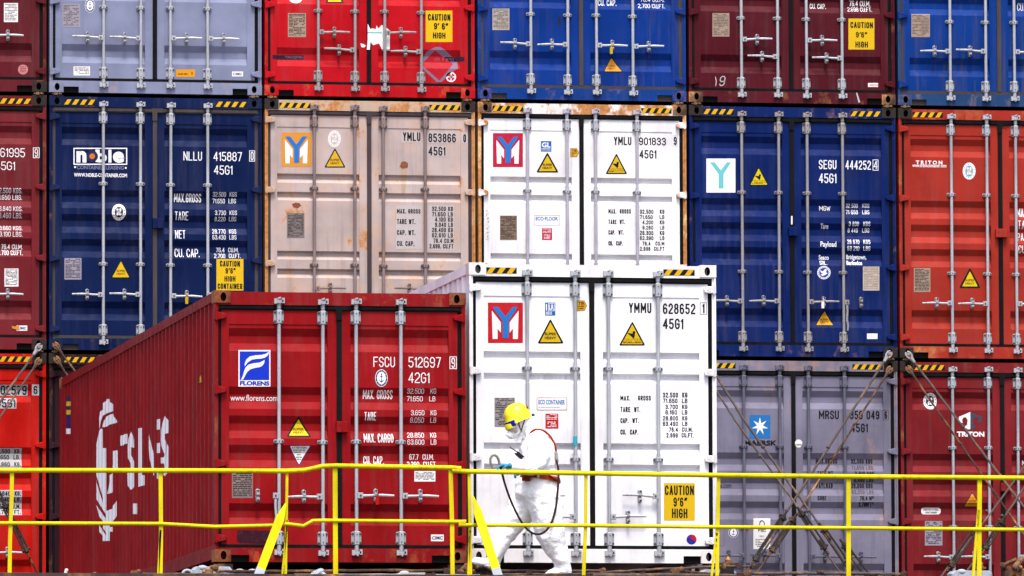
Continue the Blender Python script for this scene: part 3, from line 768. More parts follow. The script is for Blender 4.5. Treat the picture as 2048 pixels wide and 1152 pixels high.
k.poly(Q([(1520, 385), (1560, 385), (1600, 410), (1700, 500), (1705, 560), (1640, 600), (1570, 672), (1530, 672), (1420, 570), (1408, 500), (1450, 420)]), SPRAY); k.up()
k.poly(Q([(1515, 412), (1668, 520), (1552, 660), (1405, 530)]), dec(200, 20, 40)); k.build("spray_mark", c21.root)
for x0, y0, x1, y1 in ((545, 109.5, 608, 118), (867, 113.5, 929, 122.5)):
    k = door_marks(c21); k.rect(x0, y0, x1, y1, dec(44, 26, 52)); k.up(); k.text("TCNU528783", x0+(26 if x0 < 600 else 2), y0+2, x1-(2 if x0 < 600 else 20), y1-2, dec(150, 130, 150), 0); k.build("paint_stripe", c21.root)
k = door_marks(c21); k.ell(902, 154, 10, 10, WHITE); k.up(); k.ell(902, 154, 7.4, 7.4, RED); k.up(); k.rect(894, 153, 910, 155, WHITE); k.rect(901, 146, 903, 162, WHITE); k.ell(902, 154, 3, 3, WHITE); k.build("round_sticker", c21.root)
plate_(c31, 985, 17, 1019, 60, TAN2, 14)
texts(c31, [("CU. CAP.", 1197, -1, 1234, 11), ("76.4 CU.M.", 1282, -7, 1330, 3), ("2,700 CU,FT.", 1277, 7, 1331, 16)], WHITE)
triangle(c31, 1224, 113, 1207, 1246, 144, ORNG, 1.6, small=True); seal(c31, 1222, 100, (220, 190, 10))
k = door_marks(c31); k.ell(1119, 43, 3, 11, dec(40, 36, 56)); k.build("rust_mark", c31.root)
plate_(c41, 1425, 26, 1459, 73, TAN, 14)
texts(c41, [("CU. CAP.", 1621, 7, 1653, 17), ("76.4 CU.M.", 1700, 1, 1742, 12), ("2.698 CU.FT.", 1696, 14, 1745, 23)], WHITE)
caution(c41, 1697, 37, 1749, 99, [("CAUTION", 1701, 44, 1746, 56), ("9'6\"", 1712, 64, 1734, 75), ("HIGH", 1711, 83, 1736, 95)])
k = door_marks(c41); k.poly([(1430, 154), (1431.5, 153), (1433.5, 163), (1432, 172), (1430.5, 172), (1431.8, 163)], OFFW); k.text("9", 1439, 152, 1450, 172, OFFW, -.005, .2); k.build("chalked_number", c41.root)
k = door_marks(c41); k.rect(1736, 166, 1756, 174, PAPER); k.up(); k.text("LOHEAVAY"[:7], 1738, 168, 1754, 172, RED, .02); k.build("maker_sticker", c41.root)
k = door_marks(c41); k.poly([(1711, 186), (1713.5, 186), (1719.5, 205), (1716, 206)], OFFW); k.build("paint_stroke", c41.root)
plate_(c51, 1823, 28, 1860, 74, TAN, 14); texts(c51, [("CU. CAP.", 2036, 6, 2076, 21)], WHITE)
# middle row
texts(c02, [("461995", -11, 296, 50, 314), ("45G1", -10, 323, 30, 340)], WHITE); boxed(c02, "9", 66, 295, 79, 316, WHITE)
texts(c02, [("32.500 KGS.", -7, 376, 45, 386), ("71.650 LBS.", -7, 389, 45, 399), ("3.840 KGS.", -2, 413, 45, 422), ("8.460 LBS.", -2, 426, 45, 436), ("28.660 KGS.", -7, 451.5, 45, 460), ("63.190 LBS.", -7, 463.5, 45, 473), ("76.4 CU.M.", 3, 488, 46, 498), ("2.700 CU.FT.", -4, 500, 46, 510)], WHITE, "weight_table")
plate_(c02, 9, 537, 37, 573, PAPER, 12, INK); cimc(c02, 33, 651, 54.5, 661.5)
k = door_marks(c02); k.poly([(23, 652), (30, 653), (38, 651), (38, 660), (32, 659), (25, 657)], ORNG); k.lay = 3; k.poly([(23, 652), (30, 653), (38, 651), (38, 660), (32, 659), (25, 657)], ORNG); k.build("torn_tape", c02.root)
k = door_marks(c12); k.frame(147, 295.5, 254.5, 329.5, 2.2, WHITE)
k.text("n", 153, 302, 173, 325, WHITE, .05); k.text("b", 191, 299, 214, 325, WHITE, .05); k.text("l", 217, 299, 223, 325, WHITE, .05); k.text("e", 226, 303, 248.5, 325.5, WHITE, .05); k.up()
k.ell(184.5, 312.5, 11.5, 11.5, dec(26, 44, 96)); k.up(); k.ell(184.5, 312.5, 5.6, 5.6, dec(240, 130, 20))
k.rect(148.5, 332.5, 151.8, 335.8, WHITE); k.rect(250, 334, 253.3, 337.3, WHITE)
k.text("CONTAINER LEASING", 153.5, 331, 248, 339, dec(120, 130, 175), .03); k.text("WWW.NOBLE-CONTAINER.COM", 148, 346.5, 254, 354, WHITE, .03); k.build("logo", c12.root)
bv(c12, 238, 424, 14, 16.5, dec(60, 56, 66))
texts(c12, [("NLLU", 367, 303, 404, 321), ("415887", 427, 304, 484, 322), ("45G1", 428, 331, 465, 349)], WHITE, "serial_number", .016); boxed(c12, "0", 498.5, 301, 510, 323, WHITE)
texts(c12, [("MAX.GROSS", 349, 387, 403, 404), ("TARE", 350, 423, 377, 440), ("NET", 350.5, 460, 371, 477), ("CU. CAP.", 350, 497, 400, 514),
 ("32.500  KGS", 426, 384, 474, 393), ("71.650  LBS", 426, 397, 473, 406), ("3.730  KGS", 430, 421, 474, 430), ("8.220  LBS", 430, 433.5, 473, 442), ("28.770  KGS", 425, 458, 473, 467), ("63.430  LBS", 425, 470, 473, 479), ("76.4  CU.M.", 433, 495, 478, 504), ("2.700  CU.FT.", 429, 507, 482, 516)], WHITE, "weight_table")
caution(c12, 433, 518, 487, 581, [("CAUTION", 440, 521.5, 480, 533), ("9'6\"", 451, 536, 471, 547), ("HIGH", 449, 552, 471, 563), ("CONTAINER", 435.5, 567, 485, 578)])
plate_(c12, 129, 516, 163, 559, LAV, 14, INK); triangle(c12, 242, 520, 222, 261, 556, YEL, 1.7, small=True); seal(c12, 373, 600, (225, 180, 20)); lockblock(c12, 305, 437, 326, 457, c12.pm)
# beige
ym(c22, 563, 265, 623, 333.5, dec(238, 160, 60), YBL)
bv(c22, 669, 277.5, 13, 17, dec(216, 208, 204), dec(228, 220, 216)); triangle(c22, 670, 297, 649, 691, 335, dec(238, 188, 40), 2.4, small=True)
def patches(c, qs, m):
    for q in qs: k = door_marks(c); k.rect(*q, m); k.build("white_patch", c.root)
patches(c22, ((803, 263, 842, 285), (855, 265, 913, 286), (923, 265, 935, 287), (855, 292, 893, 313), (792, 411, 844, 498), (856, 411, 907.5, 500)), dec(214, 203, 202, .3))
texts(c22, [("YMLU", 806, 264.5, 841, 282), ("853866", 857, 267, 912, 284.5), ("0", 926.5, 268.5, 932, 284.5), ("45G1", 857, 293.5, 891, 311)], BLACK, "serial_number", .006, 1)
texts(c22, [("MAX. GROSS", 794, 418, 841, 427), ("TARE WT.", 794, 438, 831, 448), ("CAP. WT.", 794, 460, 831, 470), ("CU. CAP.", 794, 482, 829, 492), ("32.500 KG", 864, 413, 906, 422), ("71.650 LB", 864, 424, 906, 433), ("4.100 KG", 870, 434.5, 906, 443.5), ("9.040 LB", 870, 445, 906, 454), ("28.400 KG", 864, 455.5, 906, 464.5), ("62.610 LB", 864, 466, 906, 475), ("76.4 CU.M", 867, 477, 907, 486), ("2.699. CU.FT", 859, 488, 907, 497)], INK, "weight_table", .004, 1)
plate_(c22, 574, 426, 609, 476, dec(138, 126, 124, .6), 16, INK)
k = door_marks(c22)
for x, y, rx, ry in ((808, 330, 9, 8), (593, 411, 9, 6)):
    rs = random.Random(x); k.poly([(x+rx*(.75+.4*rs.random())*math.cos(-a*.45), y+ry*(.75+.4*rs.random())*math.sin(-a*.45)) for a in range(14)], dec(150, 84, 50, .8))
k.poly([(801, 338), (812, 338), (814, 352), (810, 385), (804, 392), (803, 360)], dec(206, 176, 150, .6)); k.build("rust_stain", c22.root)
# rusty white
ym(c32, 986, 266, 1046, 334, dec(208, 30, 66), YBL)
k = door_marks(c32); k.rect(1082, 282, 1103, 303, BLUE); k.up(); k.text("GL", 1084, 284.5, 1101, 295, WHITE, .03); k.rect(1083.5, 296.5, 1101.5, 297.2, WHITE); k.text("CERTIFIED", 1083.5, 298.5, 1101.5, 301.5, WHITE, .01); k.build("approval_sticker", c32.root)
triangle(c32, 1095, 306, 1073, 1117, 345, dec(240, 200, 30), 3.2); triangle(c32, 1233, 308, 1211.5, 1254.5, 348, dec(240, 200, 30), 2.6, 'bird')
def tir(c, x0, y0, x1, y1):
    k = door_marks(c); xm = x0+(x1-x0)*.75
    k.poly([(x0, y0), (x0, y1), (xm, y1), (x1, (y0+y1)/2), (xm, y0)], BLACK); k.up(); k.poly([(x0+.8, y0+.8), (x0+.8, y1-.8), (xm-.4, y1-.8), (x1-.9, (y0+y1)/2), (xm-.4, y0+.8)], dec(240, 184, 30)); k.up()
    k.text("TIR", x0+2.5, y0+2.5, xm+.5, y0+(y1-y0)*.42, DKRED, .04); k.lines(x0+2.5, y0+(y1-y0)*.5, xm, y1-1.5, 2, DKRED, .5); k.build("transit_sticker", c.root)
tir(c32, 1141, 296.5, 1158, 314)
texts(c32, [("YMLU", 1228, 273.5, 1263, 290), ("901833", 1278, 275, 1332, 290.5), ("45G1", 1279, 300, 1313, 317)], BLACK, "serial_number", .006)
k = door_marks(c32); k.frame(1346, 271, 1355, 292, .5, OFFW); k.text("9", 1347.5, 273.5, 1353.5, 290, BLACK, .006); k.build("check_digit", c32.root)
texts(c32, [("MAX.  GROSS", 1217, 418, 1262, 427), ("TARE  WT.", 1217, 439, 1250, 448), ("CAP.  WT.", 1217, 460, 1248, 469), ("CU.  CAP.", 1217, 482, 1246, 491), ("32.500    KG", 1280, 419, 1329, 427.5), ("71.650    LB", 1280, 430, 1329, 438), ("4.200    KG", 1285, 440.5, 1329, 448.5), ("9.260    LB", 1285, 451, 1329, 459), ("28.300    KG", 1280, 461.5, 1329, 470), ("62.390    LB", 1280, 472, 1329, 480), ("76.4   CU.M", 1285, 483, 1329, 491), ("2.698  CU.FT", 1280, 493.5, 1329, 501.5)], INK, "weight_table", .008)
plate_(c32, 1000, 431, 1034, 480, dec(146, 122, 104, .7), 18, INK)
k = door_marks(c32); k.frame(1068.5, 430.5, 1120, 450.5, .8, dec(200, 150, 156)); k.text("ECO·FLOOR", 1071.5, 433.5, 1116, 441, LBL, .03); k.build("eco_sign", c32.root)
def redst(c, x0, y0, x1, y1, m):
    k = door_marks(c); k.rect(x0, y0, x1, y1, m); k.up(); k.lines(x0+2, y0+1.5, x1-2, y0+(y1-y0)*.45, 4, PAPER, .4); k.lines(x0+4, y0+(y1-y0)*.55, x1-4, y1-1.5, 4, PAPER, .45); k.build("red_sticker", c.root)
redst(c32, 1084, 456, 1104.5, 480, dec(212, 56, 92))
k = door_marks(c32); rs = random.Random(4)
for i in range(9):
    y = 421+i*7.2; pts = [(972+rs.uniform(-1, 7), y+rs.uniform(-2, 5)) for _ in range(4)]
    for a, b_ in zip(pts, pts[1:]):
        if abs(a[0]-b_[0])+abs(a[1]-b_[1]) > 2: k.poly([a, (a[0]+.7, a[1]+.5), (b_[0]+.7, b_[1]+.5), b_], INK)
k.build("pen_scribble", c32.root)
# deep blue
ym(c42, 1413, 317, 1471, 385, dec(246, 246, 248, .03), dec(126, 220, 226), False)
triangle(c42, 1517.5, 334, 1498.5, 1537.5, 371, dec(246, 220, 10), 1.8, 'bird')
texts(c42, [("SEGU", 1638, 320, 1673, 338), ("444252", 1691, 321, 1742, 339), ("45G1", 1638, 347, 1673, 366)], WHITE, "serial_number", .022); boxed(c42, "4", 1745.5, 319, 1757, 341, WHITE, 1.2, .12)
texts(c42, [("MGW", 1640, 411.5, 1662, 421), ("Tare", 1641.5, 447, 1657.5, 457.5), ("Payload", 1641, 483, 1673, 496.5), ("32 500", 1693, 407, 1717, 415), ("KGS", 1726, 407, 1740, 415), ("71 650", 1693, 419.5, 1717, 428), ("LBS", 1726, 419.5, 1740, 428), ("3 830", 1698, 443, 1718, 452), ("KGS", 1727, 443, 1741, 452), ("8 440", 1697, 456, 1717, 464.5), ("LBS", 1726, 456, 1740, 464.5), ("28 670", 1695, 479, 1719, 488), ("KGS", 1727, 479, 1741, 488), ("63 210", 1695, 492, 1719, 501), ("LBS", 1727, 492, 1741, 501), ("Seaco", 1639, 509.5, 1659, 519), ("SRL.", 1640, 521, 1655, 529.5), ("Bridgetown,", 1694, 509, 1734, 521), ("Barbados", 1694, 521, 1725, 530)], WHITE, "weight_table", .022)
k = door_marks(c42); k.ell(1648, 545, 13.3, 13.3, WHITE); k.up(); k.ell(1648, 545, 9.6, 9.6, dec(40, 80, 180))
for i in range(20): a = i*.314; k.ell(1648+11.4*math.cos(a), 545+11.4*math.sin(a), .9, .9, dec(40, 80, 180), 6)
k.up(); k.poly([(1640, 540), (1646, 543), (1650, 538), (1655, 539), (1652, 543), (1655, 547), (1650, 550), (1645, 552), (1641, 549), (1646, 547), (1642, 545)], WHITE); k.build("inspection_emblem", c42.root)
plate_(c42, 1726, 533, 1759, 581, dec(220, 204, 190, .9), 13, TAN); triangle(c42, 1650, 620, 1631.5, 1669, 651, dec(246, 180, 30), 1.4, small=True)
k = door_marks(c42); k.rect(1734, 667, 1755, 678, PAPER); k.build("blank_sticker", c42.root)
k = door_marks(c42); k.rect(1581.5, 432, 1584.5, 449, PAPER); k.build("paper_strip", c42.root)
lockblock(c42, 1577, 455, 1595, 472, c42.pm); seal(c42, 1645, 609, (225, 225, 225))
# orange
texts(c52, [("www.tritoncontainer.com", 1825, 327.5, 1893, 334.5), ("MAX. GROSS", 2035, 417, 2096, 434), ("TARE", 2036, 441, 2066, 458), ("PAYLOAD", 2036, 466, 2084, 481), ("CU. CAP.", 2037, 491, 2084, 506)], WHITE, "lettering", .02)
texts(c52, [("T R I T O N", 1832, 321, 1885, 329)], WHITE, "lettering", .045)
bv(c52, 1938.5, 342, 13, 17, dec(150, 190, 196)); plate_(c52, 1828, 536, 1861, 584, TAN, 15, INK); triangle(c52, 1940, 537, 1919, 1961, 576, dec(248, 220, 10), 3.6, small=True); lockblock(c52, 1991, 458, 2014, 475, c52.pm)
# bottom row
patches(c03, ((-8, 769, 56, 791), (64, 769, 78, 791), (-10, 796, 33, 817), (-12, 896, 43.5, 946), (-12, 980, 44, 1030)), OFFW)
texts(c03, [("602579", -9, 771, 54, 789), ("6", 67, 772, 75, 788), ("45G1", -8, 798, 31, 815), ("32.500  KG.", -11, 898, 42, 907), ("71.650  LB.", -11, 909.5, 41, 918.5), ("3.860  KG.", -6, 924, 42, 933), ("8.510  LB.", -6, 935.5, 41, 944), ("28.640  KG.", -10, 982.5, 42, 991.5), ("63.140  LB.", -10, 994.5, 42, 1003), ("76.4  CU.M.", -6, 1008, 42, 1017), ("2.700  FT.", -6, 1019.5, 42, 1028.5)], BLACK, "weight_table", .008, 1)
k = door_marks(c43); k.poly(rpoly([(1499, 830), (1499, 877), (1541, 877), (1541, 830)], 3), LBL); k.up()
st = [];
for i in range(14):
    a = -math.pi/2-i*math.pi/7; r = 17 if i % 2 == 0 else 6.2; st.append((1520+r*math.cos(a), 852.5+r*1.08*math.sin(a)))
k.poly(st, WHITE); k.text("MAERSK", 1489, 880.5, 1554, 891, dec(24, 24, 34), .04); k.build("logo", c43.root)
k = door_marks(c43); k.poly([(1597+8*math.cos(-(i+.5)*math.pi/4), 887+8.5*math.sin(-(i+.5)*math.pi/4)) for i in range(8)], PAPER); k.up(); k.text("LISBON", 1590.5, 888, 1603.5, 891, INK, 0); k.build("octagon_sticker", c43.root)
texts(c43, [("MRSU", 1638, 821, 1678, 838), ("350 049", 1700, 821.5, 1759, 838.5), ("45G1", 1702, 847, 1736, 864.5)], BLACK, "serial_number", .008); boxed(c43, "6", 1766, 820, 1777, 840, BLACK, .7)
texts(c43, [("MAX.GROSS", 1633, 917, 1676, 927), ("TARE WT", 1635, 942, 1666, 951), ("PAYLOAD", 1634, 966, 1667, 976), ("CUBE", 1635.5, 991.5, 1653, 1000.5), ("32,500 KGS", 1703.5, 918, 1746.5, 927), ("3,810 KGS", 1710, 943, 1748, 951.5), ("8,400 LBS", 1709, 955.5, 1747.5, 964), ("28,690 KGS", 1704, 967, 1747, 976), ("76.4 M³", 1720, 992, 1748, 1001), ("2,700FT³", 1718, 1004, 1748, 1013), ("www.maerskline.com", 1384, 965, 1464, 975.5)], INK, "weight_table", .008)
texts(c43, [("71,650 LBS", 1704, 931, 1747, 939.5), ("63,250 LBS", 1704.5, 980, 1748, 988.5)], dec(96, 84, 96), "faded_lettering", .004)
anchor(c43, 1467, 1065, 10, 11, RIMB)
k = door_marks(c43); k.rect(1507, 1037, 1541, 1098, PAPER); k.up(); k.poly([(1518, 1052), (1519.5, 1043), (1524, 1039.5), (1529, 1044), (1530.5, 1052), (1529, 1052), (1527.5, 1045), (1524, 1041.5), (1521, 1045), (1519.5, 1052)], INK); k.text("FSC", 1516.5, 1058, 1531.5, 1064, INK, .01); k.text("100%", 1519, 1071, 1529, 1074, INK, 0); k.lines(1511, 1078, 1537, 1095, 5, GREYT); k.build("timber_label", c43.root)
k = door_marks(c43); k.frame(1434, 1056, 1449, 1092, .7, GREYT); k.build("faint_plate", c43.root)
bv(c53, 1861.5, 802, 13.5, 16.5, dec(50, 30, 36))
c = 4.571; Q = lambda pts: [(1600+x/c, 700+y/c) for x, y in pts]
LT = [(1558, 566), (1455, 610), (1452, 645), (1468, 665), (1490, 665), (1482, 640), (1494, 617), (1518, 614), (1534, 640), (1528, 685), (1500, 702), (1535, 724), (1558, 724)]
k = door_marks(c53); k.poly(Q(LT), WHITE); k.poly(Q([(2*1558-x, y) for x, y in reversed(LT)]), dec(76, 80, 100)); k.text("TRITON", 1914, 863, 1969, 873.5, WHITE, .05); k.build("logo", c53.root)
triangle(c53, 1945, 984, 1927, 1963, 1014, dec(240, 150, 20), 1.5, small=True)
k = door_marks(c53); k.poly(rpoly([(1844, 1015), (1844, 1028.5), (1883, 1028.5), (1883, 1015)], 6), PAPER); k.up(); k.text("CORTEN STEEL", 1848, 1017.3, 1879, 1021, INK, .01); k.text("CONTAINER", 1852, 1023, 1875, 1026.5, INK, .01); k.build("steel_sticker", c53.root)
plate_(c53, 1850, 1042, 1885, 1091, LAV, 15, INK); texts(c53, [("MAX. GROSS", 2046, 920, 2096, 930)], WHITE); lockblock(c53, 2001, 966, 2022, 983, c53.pm)
# red front
k = door_marks(cr); k.rect(477, 700, 541, 773, PAPER); k.up(); k.rect(479.5, 702.5, 538.5, 760, dec(20, 60, 220, .05)); k.text("FLORENS", 480, 762, 539, 771, dec(24, 50, 190), .05); k.up()
c = 3.716; Q = lambda pts: [(400+x/c, 560+y/c) for x, y in pts]
k.poly(Q(list(reversed([(513, 532), (510, 548), (498, 566), (480, 578), (455, 584), (420, 586), (385, 592), (355, 612), (333, 642), (333, 618), (345, 590), (370, 568), (410, 560), (455, 557), (490, 548)]))), PAPER)
k.poly(Q(list(reversed([(481, 594), (477, 618), (462, 638), (440, 648), (400, 655), (372, 664), (350, 685), (335, 712), (322, 738), (303, 743), (318, 715), (327, 680), (340, 648), (362, 628), (400, 618), (445, 613)]))), PAPER); k.build("logo", cr.root)
texts(cr, [("www.florens.com", 462, 789, 556, 801.5)], WHITE, "web_address", .0)
texts(cr, [("FSCU", 747, 713.5, 790, 734), ("512697", 817, 714, 882, 735), ("42G1", 817, 745, 859, 766)], WHITE, "serial_number", .008); boxed(cr, "9", 899, 713, 913.5, 738, WHITE, 1.4)
anchor(cr, 763, 756, 12.5, 17.5, RIMB)
texts(cr, [("MAX. GROSS", 727, 780, 786, 797.5), ("TARE", 729, 824, 752.5, 840.5), ("MAX. CARGO", 728, 867, 787, 885), ("CU. CAP.", 728, 912, 769, 928.5), ("32.500   KG", 815, 777, 873, 787), ("71.650   LB", 815, 792, 872, 802), ("3.650   KG", 822, 820.5, 873, 830.5), ("8.050   LB", 821, 835, 873, 845), ("28.850   KG", 815, 865, 873, 875), ("63.600   LB", 815, 879, 873, 889), ("67.7  CU.M.", 820, 908, 869, 919), ("2.390  CU.FT", 815, 923, 872, 934)], WHITE, "weight_table", .010)
triangle(cr, 598, 833, 573.5, 623.5, 874, dec(250, 225, 10), 3.4, small=True)
k = door_marks(cr); k.poly(rpoly([(578, 890.5), (599, 931), (623, 890.5)], 2), dec(50, 40, 150)); k.up(); k.poly(rpoly([(580.5, 892), (599, 928), (620.5, 892)], 1.5), PAPER); k.up(); k.text("ATTENTION", 584, 893.5, 613.5, 897, INK, .02)
for i, (a, y) in enumerate(((12, 899), (10, 903), (4, 908), (6, 913), (4, 917))): k.lines(599-a, y, 599+a, y+2.2, 1, GREYT, .8)
k.build("attention_triangle", cr.root)
plate_(cr, 464, 937, 506, 996, dec(152, 132, 128, .5), 15, INK); plate_(cr, 829, 942, 871, 963, PAPER, 6, name="paper_sticker"); cimc(cr, 862, 1069, 887.5, 1082.5)
k = door_marks(cr); k.poly(rpoly([(474, 1060), (474, 1086), (541, 1088), (541, 1061)], 6), dec(64, 12, 34)); k.build("dark_patch", cr.root)
k = door_marks(cr); k.poly([(509, 1103), (505, 1124), (519, 1124), (516, 1103)], dec(196, 70, 40)); k.build("primer_patch", cr.root)
lockblock(cr, 672, 843, 695, 865, cr.pm); seal(cr, 754, 1000, (205, 20, 20))
# white front
ym(cw, 976, 605, 1046, 686, RED, YBL)
k = door_marks(cw); k.rect(1090, 605, 1111, 631, BLUE); k.up(); k.frame(1096.5, 606.5, 1109.5, 622, 1, WHITE); k.text("LR", 1098.5, 609, 1108, 619.5, WHITE, .03); k.lines(1091.5, 623.5, 1104, 630, 3, WHITE, .5); k.poly([(1092, 621), (1094, 621), (1094, 608), (1092, 608)], WHITE); k.build("approval_sticker", cw.root)
triangle(cw, 1101, 639, 1075.5, 1127.5, 687, dec(240, 200, 20), 3.4); triangle(cw, 1265, 644, 1238.5, 1290.5, 691, dec(240, 200, 20), 3.0, 'bird'); tir(cw, 1154, 601, 1174, 622)
texts(cw, [("YMMU", 1258, 605.5, 1303, 626), ("628652", 1326, 607, 1391, 628), ("45G1", 1326, 637, 1367, 658)], BLACK, "serial_number", .008); boxed(cw, "1", 1400, 605, 1413.5, 629, BLACK, .8, .3)
texts(cw, [("MAX.", 1241, 791, 1261, 801), ("GROSS", 1276, 791, 1302, 801), ("TARE  WT.", 1241, 813.5, 1281, 824), ("CAP.  WT.", 1241, 836, 1278, 846), ("CU.  CAP.", 1241, 859, 1277, 869), ("32.500  KG", 1326, 785, 1375, 795), ("71.650  LB", 1326, 797, 1375, 806), ("3.700  KG", 1331, 809, 1375, 818), ("8.160  LB", 1331, 820, 1375, 829), ("28.800  KG", 1326, 832, 1375, 841), ("63.490  LB", 1326, 843, 1375, 852), ("76.4  CU.M.", 1338, 854.5, 1386, 863.5), ("2.699  CU.FT.", 1333, 866, 1388, 875)], BLACK, "weight_table", .008)
plate_(cw, 989, 795, 1030, 854, dec(172, 162, 164, .4), 16, INK)
k = door_marks(cw); k.poly(rpoly([(1073.5, 795), (1073.5, 820.5), (1134.5, 820.5), (1134.5, 795)], 2), dec(190, 84, 96)); k.up(); k.poly(rpoly([(1074.6, 796.1), (1074.6, 819.4), (1133.4, 819.4), (1133.4, 796.1)], 1.6), PAPER); k.up(); k.text("ECO CONTAINER", 1077, 799.5, 1130, 809, LBL, .03); k.lines(1077, 813.5, 1130, 817, 1, OFFW, .6); k.build("eco_sign", cw.root)
redst(cw, 1091, 827, 1117, 857, RED)
caution(cw, 1328, 966, 1390, 1041, [("CAUTION", 1330, 971, 1388, 990), ("9'6\"", 1347, 995, 1374, 1013), ("HIGH", 1344, 1017, 1375, 1036)])
k = door_marks(cw); k.ell(1383, 1079, 10, 10, dec(40, 40, 170)); k.up(); k.poly([(1383, 1079)]+[(1383+10*math.cos(a*.1), 1079+10*math.sin(a*.1)) for a in range(4, -17, -2)], dec(214, 30, 60)); k.poly([(1383, 1079)]+[(1383+10*math.cos(-a*.1), 1079+10*math.sin(-a*.1)) for a in range(16, 30, 2)], dec(110, 40, 150)); k.build("round_sticker", cw.root)
q = P(1151, 882, -DW-.02); b = MB(); b.tube([(q.x-XW, RY, q.z-ZW-.047), (q.x-XW, RY, q.z-ZW+.047)], .021, 10); b.build("cyan_tape", dec(60, 190, 215), cw.root)

# ---- side marks of the long red container
SX = XR+.008
def side_marks():
    Y0 = .16; br = []; y = Y0
    while y+.278 < L_-.16: br += [y+.036, y+.104, y+.174, y+.242]; y += .278
    def dep(u, v):
        t = (u-Y0) % .278
        return 0 if t < .036 or t > .242 else (t-.036)/.068*.036 if t < .104 else .036 if t < .174 else (.242-t)/.068*.036
    def tomap(px, py):                     # first point of the folded wall met by the line of sight
        d = ray(px, py); t = (SX-CAM.x)/d.x; st = .004/d.y
        for i in range(90):
            q = CAM+d*(t+st*i)
            if q.x-SX >= dep(q.y+DR, 0)-1e-6: break
        return (q.y+DR, q.z-ZR)
    return Marks(tomap, br, [], dep, lambda u, v, d: (.008+d, u, v))
SW = dec(240, 238, 244, .1)
def SQ(pts):
    pts = [(100+x/2.938, 760+y/2.938) for x, y in pts]; out = []
    for a, b in zip(pts, pts[1:]+pts[:1]):
        n = max(1, int(math.hypot(b[0]-a[0], b[1]-a[1])/1.0))
        out += [(a[0]+(b[0]-a[0])*i/n, a[1]+(b[1]-a[1])*i/n) for i in range(n)]
    return out
for shapes in (
  [[(415, 328), (436, 322), (436, 383), (415, 386)], [(436, 320), (457, 316), (457, 374), (436, 376)]],
  [[(462, 345), (478, 303), (496, 345), (496, 398), (478, 395), (478, 440), (496, 480), (496, 630), (476, 646), (458, 620), (456, 530), (476, 540), (476, 490), (460, 460), (458, 400)]],
  [[(520, 284), (541, 281), (541, 558), (558, 560), (558, 618), (520, 628)]],
  [[(583, 315), (587, 340), (610, 430), (612, 525), (600, 520), (588, 470), (582, 400)], [(606, 530), (613, 530), (613, 560), (609, 560)]],
  [[(630, 232), (648, 228), (648, 290), (630, 292)], [(630, 372), (648, 368), (648, 428), (630, 430)], [(630, 540), (648, 540), (648, 582), (630, 580)]],
  [[(676, 212), (697, 237), (697, 312), (676, 316), (676, 350), (697, 390), (697, 540), (676, 565), (668, 555), (676, 520), (672, 490), (652, 490), (652, 456), (670, 455), (676, 440), (655, 385), (652, 340), (652, 300), (664, 250)]]):
    k = side_marks()
    for s in shapes: k.poly(SQ(s), SW)
    k.build("side_lettering", cr.root)
k = side_marks()
for s in ([(312, 135), (333, 122), (334, 112), (352, 112), (353, 130), (373, 142), (373, 182), (352, 190), (333, 197), (312, 210), (300, 240), (292, 290), (290, 230), (296, 185), (312, 175)],
  [(333, 215), (352, 205), (373, 197), (376, 215), (396, 240), (396, 250), (352, 262), (333, 275), (308, 278), (318, 240)],
  [(275, 375), (290, 300), (300, 285), (312, 290), (312, 830), (290, 800), (275, 740), (274, 500)], [(312, 400), (332, 400), (332, 770), (352, 762), (352, 945), (312, 946)],
  [(371, 418), (399, 412), (400, 520), (371, 525)], [(352, 560), (371, 545), (371, 660), (338, 670), (352, 600)], [(371, 740), (393, 710), (393, 800), (371, 830)], [(352, 762), (371, 755), (371, 840), (352, 835)], [(352, 865), (370, 862), (370, 893), (352, 890)], [(290, 840), (312, 880), (312, 915), (290, 890)]): k.poly(SQ(s), SW)
k.up(); RS = cr.pm
for s in ([(275, 560), (312, 690), (312, 720), (275, 600)], [(275, 700), (330, 790), (330, 815), (275, 735)], [(290, 830), (332, 900), (332, 915), (290, 850)]): k.poly(SQ(s), RS)
k.build("side_logo", cr.root)
k = side_marks()
def srect(x0, y0, x1, y1, m): k.rect(x0, y0, x1, y1, m)
srect(133, 793, 142, 868, dec(30, 30, 110)); k.up(); srect(133, 803, 142, 812, YEL); srect(133, 820, 142, 829, YEL); srect(133, 857, 142, 868, PAPER); k.build("side_sticker", cr.root)
k = side_marks(); srect(266, 1007, 275, 1028, PAPER); k.build("side_sticker", cr.root)
k = side_marks(); k.poly([(402, 742), (395, 768), (404, 767)], BLACK); k.up(); k.poly([(402.5, 750), (397.5, 765.5), (403.5, 765)], YEL); k.build("warning_triangle", cr.root)

